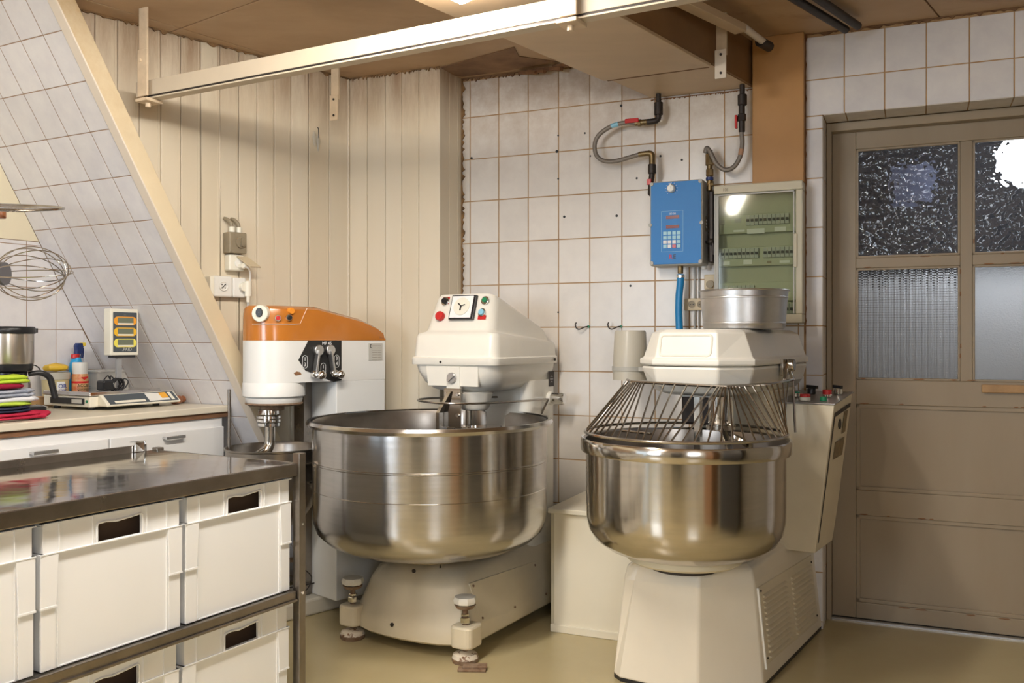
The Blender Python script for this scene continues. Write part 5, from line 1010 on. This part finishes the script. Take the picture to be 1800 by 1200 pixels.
# pile of folded cloths
CL = [('lime green folded cloth on top of the cloth pile', (.52, .68, .06), 1.008, .035, .090, .0), ('dark red folded cloth just under the lime top cloth', (.32, .02, .05), .988, .022, .078, -.012), ('grey and white striped cloth below the red one', (.44, .48, .56), .955, .034, .112, .004),
      ('white crumpled cloth in the middle of the pile', (.75, .75, .78), .935, .022, .116, .012), ('lime green cloth lower in the pile, under the white', (.50, .66, .08), .921, .016, .094, .0), ('navy folded cloth below the lower lime cloth', (.035, .04, .075), .896, .026, .100, -.008),
      ('crimson cloth spreading at the bottom of the pile', (.48, .03, .07), .868, .030, .130, .018), ('brown grey cloth corner lowest on the worktop', (.20, .16, .13), .8628, .008, .105, -.01)]
for i, (lb_, c, z, h, a, dx) in enumerate(CL):
    th = Thing('folded_cloth', G, (-.86, -.67, z), lb_, 'cloth', 'cloths piled on the worktop')
    fm = fab('cloth_%d' % i, c) if i != 2 else mat('cloth_stripe', (.62, .64, .70), .95, var=1., vscale=14, col2=(.16, .19, .27), stretch=(1, 1, 4), bump=.5, bscale=400)
    nf = 2 if h > .024 else 1; rr = random.Random(i+20); hh = h*.84/nf
    for k in range(nf):
        t = MB(); r_ = random.Random(i*7+k); lp = []; n = 40; a_ = a*(1-.05*k); x0 = -.86+dx
        for j in range(7):
            v = j/6; kk_ = 1-.10*abs(2*v-1)**2.5; row = []
            for p_ in range(n):
                u = 2*pi*p_/n; cu, su = cos(u), sin(u); e = .45
                x = math.copysign(abs(cu)**e, cu)*a_*kk_; y = math.copysign(abs(su)**e, su)*.085*kk_
                w_ = .0035*sin(5*u+i+k)+.0025*sin(11*u+2*i+v*3)
                x += w_*2; y += w_; row.append((x0+x, -.67+y, z+hh*(k+v*.98)+ (.0022*sin(4*u+i*2+k)+.0015*sin(9*u+i))*(v if i < 7 else .2)*(1 if h > .012 else .3)))
            lp.append(row)
        t.loft(lp, True, True, True); th.part('fold', t, fm)
    if i == 6:
        t = MB(); lump(t, (-.735, -.70, ZC+.0015), .055, .05, .030, 31, amp=.22); th.part('crumpled_corner', t, fm)
# whisks hanging at the left
rk = Thing('tool_rack', WS, (-2.25, 3.62, .862), 'steel rack post at the left edge of frame carrying the whisks', 'rack')
t = MB(); t.tube([(-2.19, 3.62, .8635), (-2.19, 3.62, 1.85)], .012, 10); t.cyl((-2.19, 3.62, .8635), .05, .006, 'z', 20); rk.part('post', t, FRAMEST)
t = MB(); t.tube([(-2.19, 3.62, 1.44), (-2.11, 3.605, 1.44)], .008, 8); t.tube([(-2.19, 3.62, 1.69), (-2.11, 3.605, 1.69)], .008, 8); rk.part('prong', t, FRAMEST)
wh = Thing('balloon_whisk', WS, (-2.0, 3.6, 1.44), 'large wire balloon whisk for a mixer, held sideways before the tiles', 'whisk')
t = MB(); t.lathe([(.0005, 0), (.014, 0), (.016, .01), (.010, .02), (.010, .04), (.018, .045), (.018, .06), (.0005, .06)], (-2.115, 3.6, 1.437), 16, 'x'); wh.part('shaft', t, CHROME)
t = MB(); t.lathe([(.0005, 0), (.018, .0), (.042, .02), (.047, .045), (.045, .055), (.0005, .055)], (-2.058, 3.6, 1.437), 28, 'x'); wh.part('hub', t, mat('hub_grey', (.25, .25, .27), .35, .9))
for k in range(7):
    a = pi*k/7+.2; ca, sa_ = cos(a), sin(a); q_ = 1-.035*k; pts = [(-2.03, .043)]+[(-1.898+.155*q_*cos(radians(u))-(.155-.155*q_)*.2, .113*(1-.02*k)*sin(radians(u))) for u in range(140, -141, -20)]+[(-2.03, -.043)]
    t = MB(); t.tube(crom([(x, 3.6+r*ca, 1.437+r*sa_) for x, r in pts], 3), .0021, 6); wh.part('wire_loop', t, WIRE)
fb_ = Thing('flat_beater', WS, (-1.95, 3.6, 1.70), 'flat wire beater seen edge on, hanging above the balloon whisk', 'beater')
for k, (a, b) in enumerate(((.235, .105), (.165, .066), (.10, .035))):
    t = MB(); t.tube([(-2.02+.0+a*cos(u), 3.58+b*1.5*sin(u)+.02, 1.700-.008*cos(u)+.030*(b/.105)*sin(u)-.004*k) for u in [2*pi*i/36 for i in range(36)]], .0055 if k == 0 else .0045, 8, closed=True); fb_.part('wire_loop', t, WIRE)
t = MB(); t.bar((-2.13, 3.6, 1.697), (-1.79, 3.6, 1.690), .010, .005); fb_.part('centre_rib', t, WIRE)
t = MB(); t.cyl((-2.025, 3.6, 1.655), .022, .03, 'z', 14); fb_.part('hub', t, WOODR)

# ================================================================ CRATE TROLLEY
tr = Thing('crate_trolley', T, (-.9, .33, 0), 'steel topped trolley rack holding white crates in the left foreground', 'trolley')
TL = -1.95
t = MB(); t.box((TL, -.004, .782), (-.004, .657, .792)); tr.part('table_top', t, PLATE)
t = MB(); t.box((TL, -.014, .752), (-.0, -.004, .7925)); tr.part('front_edge', t, FRAMEST, bevel=.003)
t = MB(); t.box((-.004, -.004, .764), (.006, .660, .7925)); tr.part('side_edge', t, FRAMEST, bevel=.002)
t = MB(); t.box((TL, .655, .764), (-.03, .664, .815)); tr.part('back_upstand', t, FRAMEST, bevel=.002)
t = MB(); t.box((-.085, .645, .792), (-.045, .652, .828)); t.box((-.085, .645, .822), (-.045, .675, .828)); tr.part('upstand_clip', t, CHROME, bevel=.002)
for s_, t_ in ((.012, -.010), (.012, .650), (TL-.01, -.010), (TL-.01, .650)):
    t = MB(); t.box((s_-.014, t_-.014, .001), (s_+.014, t_+.014, .822 if t_ < .1 else .80)); tr.part('leg', t, FRAMEST, bevel=.002)
for z in (.364,):
    t = MB(); t.box((TL, -.012, z), (-.004, .008, z+.030)); t.box((TL, -.020, z-.002), (-.004, -.012, z+.006)); tr.part('shelf_rail', t, FRAMEST, bevel=.002)
    t = MB(); t.box((TL, .630, z), (-.004, .655, z+.030)); tr.part('shelf_rail', t, FRAMEST, bevel=.002)
    t = MB(); t.box((TL, .008, z+.022), (-.004, .63, z+.030)); tr.part('shelf_sheet', t, FRAMEST)
t = MB(); t.box((TL, -.01, .0015), (-.004, .655, .005)); tr.part('bottom_sheet', t, FRAMEST)
for s_, t_ in ((.005, -.019), (.005, -.019)): pass
t = MB(); t.cyl((.012, -.026, .385), .005, .004, 'y', 8); t.cyl((.012, -.026, .60), .004, .003, 'y', 8); tr.part('rivet', t, CHROME)
def crate():
    w_, d_, h_ = .408, .598, .350
    c = Thing('storage_crate', WD, (0, 0, 0), 'x', 'crate', 'white crates in the trolley')
    th = .004; i_ = .008; rb = h_-.071
    t = MB(); t.box((i_, i_, 0), (w_-i_, d_-i_, th)); t.box((i_, i_, 0), (w_-i_, i_+th, rb))
    for x0_, x1_ in ((i_, .150), (.280, w_-i_)): t.box((x0_, i_-.004, rb), (x1_, i_+th, h_-.003))
    t.box((.150, i_-.004, h_-.022), (.280, i_+th, h_-.003)); t.box((i_, d_-i_-th, 0), (w_-i_, d_-i_, h_-.003)); t.box((i_, i_, 0), (i_+th, d_-i_, h_-.003)); t.box((w_-i_-th, i_, 0), (w_-i_, d_-i_, h_-.003)); c.part('crate_body', t, CRATE, bevel=.001)
    t = MB(); t.loft([[(x, y, z) for x, y, z in ((0, 0, z_), (w_, 0, z_), (w_, d_, z_), (0, d_, z_))] for z_ in (h_-.004, h_)], False, False)
    for z0_, z1_ in ((h_-.004, h_), (rb-.004, rb)):
        t.box((0, 0, z0_), (w_, i_+.003, z1_)); t.box((0, d_-i_-.003, z0_), (w_, d_, z1_)); t.box((0, 0, z0_), (i_+.003, d_, z1_)); t.box((w_-i_-.003, 0, z0_), (w_, d_, z1_))
    c.part('rim', t, CRATE, bevel=.001)
    t = MB(); t.tube([(x, .003, z) for x, z in ((.149, rb), (.149, h_-.030), (.153, h_-.023), (.175, h_-.021), (.205, h_-.025), (.250, h_-.021), (.276, h_-.018), (.282, h_-.022), (.282, rb))], .0032, 6); c.part('handle_rim', t, CRATE)
    for x in (.049, .138, .295, .358): t = MB(); t.box((x-.0013, .0005, rb), (x+.0013, i_+.001, h_-.004)); c.part('rim_rib', t, CRATE)
    for sx_ in (0, 1):
        f = lambda x: x if not sx_ else w_-x
        t = MB(); t.loft([[(f(.001), .001, z), (f(.001+q), .001, z), (f(.001+q), .012, z), (f(.001), .012, z)] for z, q in ((.152, .040), (rb-.004, .046))]); c.part('corner_buttress', t, CRATE, bevel=.001)
        t = MB(); t.loft([[(f(.004), .005, z), (f(.004+q), .005, z), (f(.004+q), .012, z), (f(.004), .012, z)] for z, q in ((.002, .036), (.151, .038))]); c.part('lower_corner', t, CRATE, bevel=.001)
        t = MB(); t.box((f(.0), .0, .148), (f(.042), .006, .153)); c.part('corner_ledge', t, CRATE)
        t = MB(); t.box((f(.001), .002, .150), (f(.009), .040, rb)); c.part('side_buttress', t, CRATE)
    t = MB(); t.box((.046, i_-.0018, .002), (w_-.046, i_+.001, .005)); t.box((.046, i_-.0025, .003), (.0485, i_+.001, rb-.002)); t.box((w_-.0485, i_-.0025, .003), (w_-.046, i_+.001, rb-.002)); c.part('panel_edge', t, CRATE)
    t = MB(); t.box((.03, .05, .02), (w_-.03, d_-.03, h_-.03)); c.part('dark_core', t, CRATED)  # dark brown box filling the inside of the crate
    return c
c0 = crate(); first = True
LBL = {(0, 0): 'white crate right end of the upper trolley shelf', (0, 1): 'white crate second from right on the upper shelf, largest in view', (0, 2): 'white crate cut off at the left edge, upper shelf',
       (1, 0): 'white crate right end of the lower trolley shelf', (1, 1): 'white crate second from right on the lower shelf, mostly out of view', (1, 2): 'white crate third from right on the lower shelf', (0, 3): 'white crate far left on the upper shelf, out of the picture'}
for (r_, k), lab in LBL.items():
    o = c0.o if first else copytree(c0.o); first = False
    p = T.w(-.418-.4185*k+(-.010 if r_ else 0), .001); o.location = (p.x, p.y, .395 if r_ == 0 else .0062); o.rotation_euler = (0, 0, -T.th); o['label'] = lab
# bottle at the left edge on the trolley
bt_ = Thing('dark_bottle', T, (-.90, .15, .792), 'dark green glass bottle with white label at the left picture edge', 'bottle')
t = MB(); t.lathe([(.0005, .793), (.036, .793), (.038, .797), (.038, .955), (.034, .985), (.016, 1.02), (.014, 1.075), (.016, 1.078), (.016, 1.09), (.0005, 1.09)], (-.90, .15, 0), 32); bt_.part('glass', t, GLASSB)
t = MB(); t.lathe([(.0383, .83), (.0386, .832), (.0386, .915), (.0383, .917)], (-.90, .15, 0), 32); bt_.part('paper_label', t, WINK)
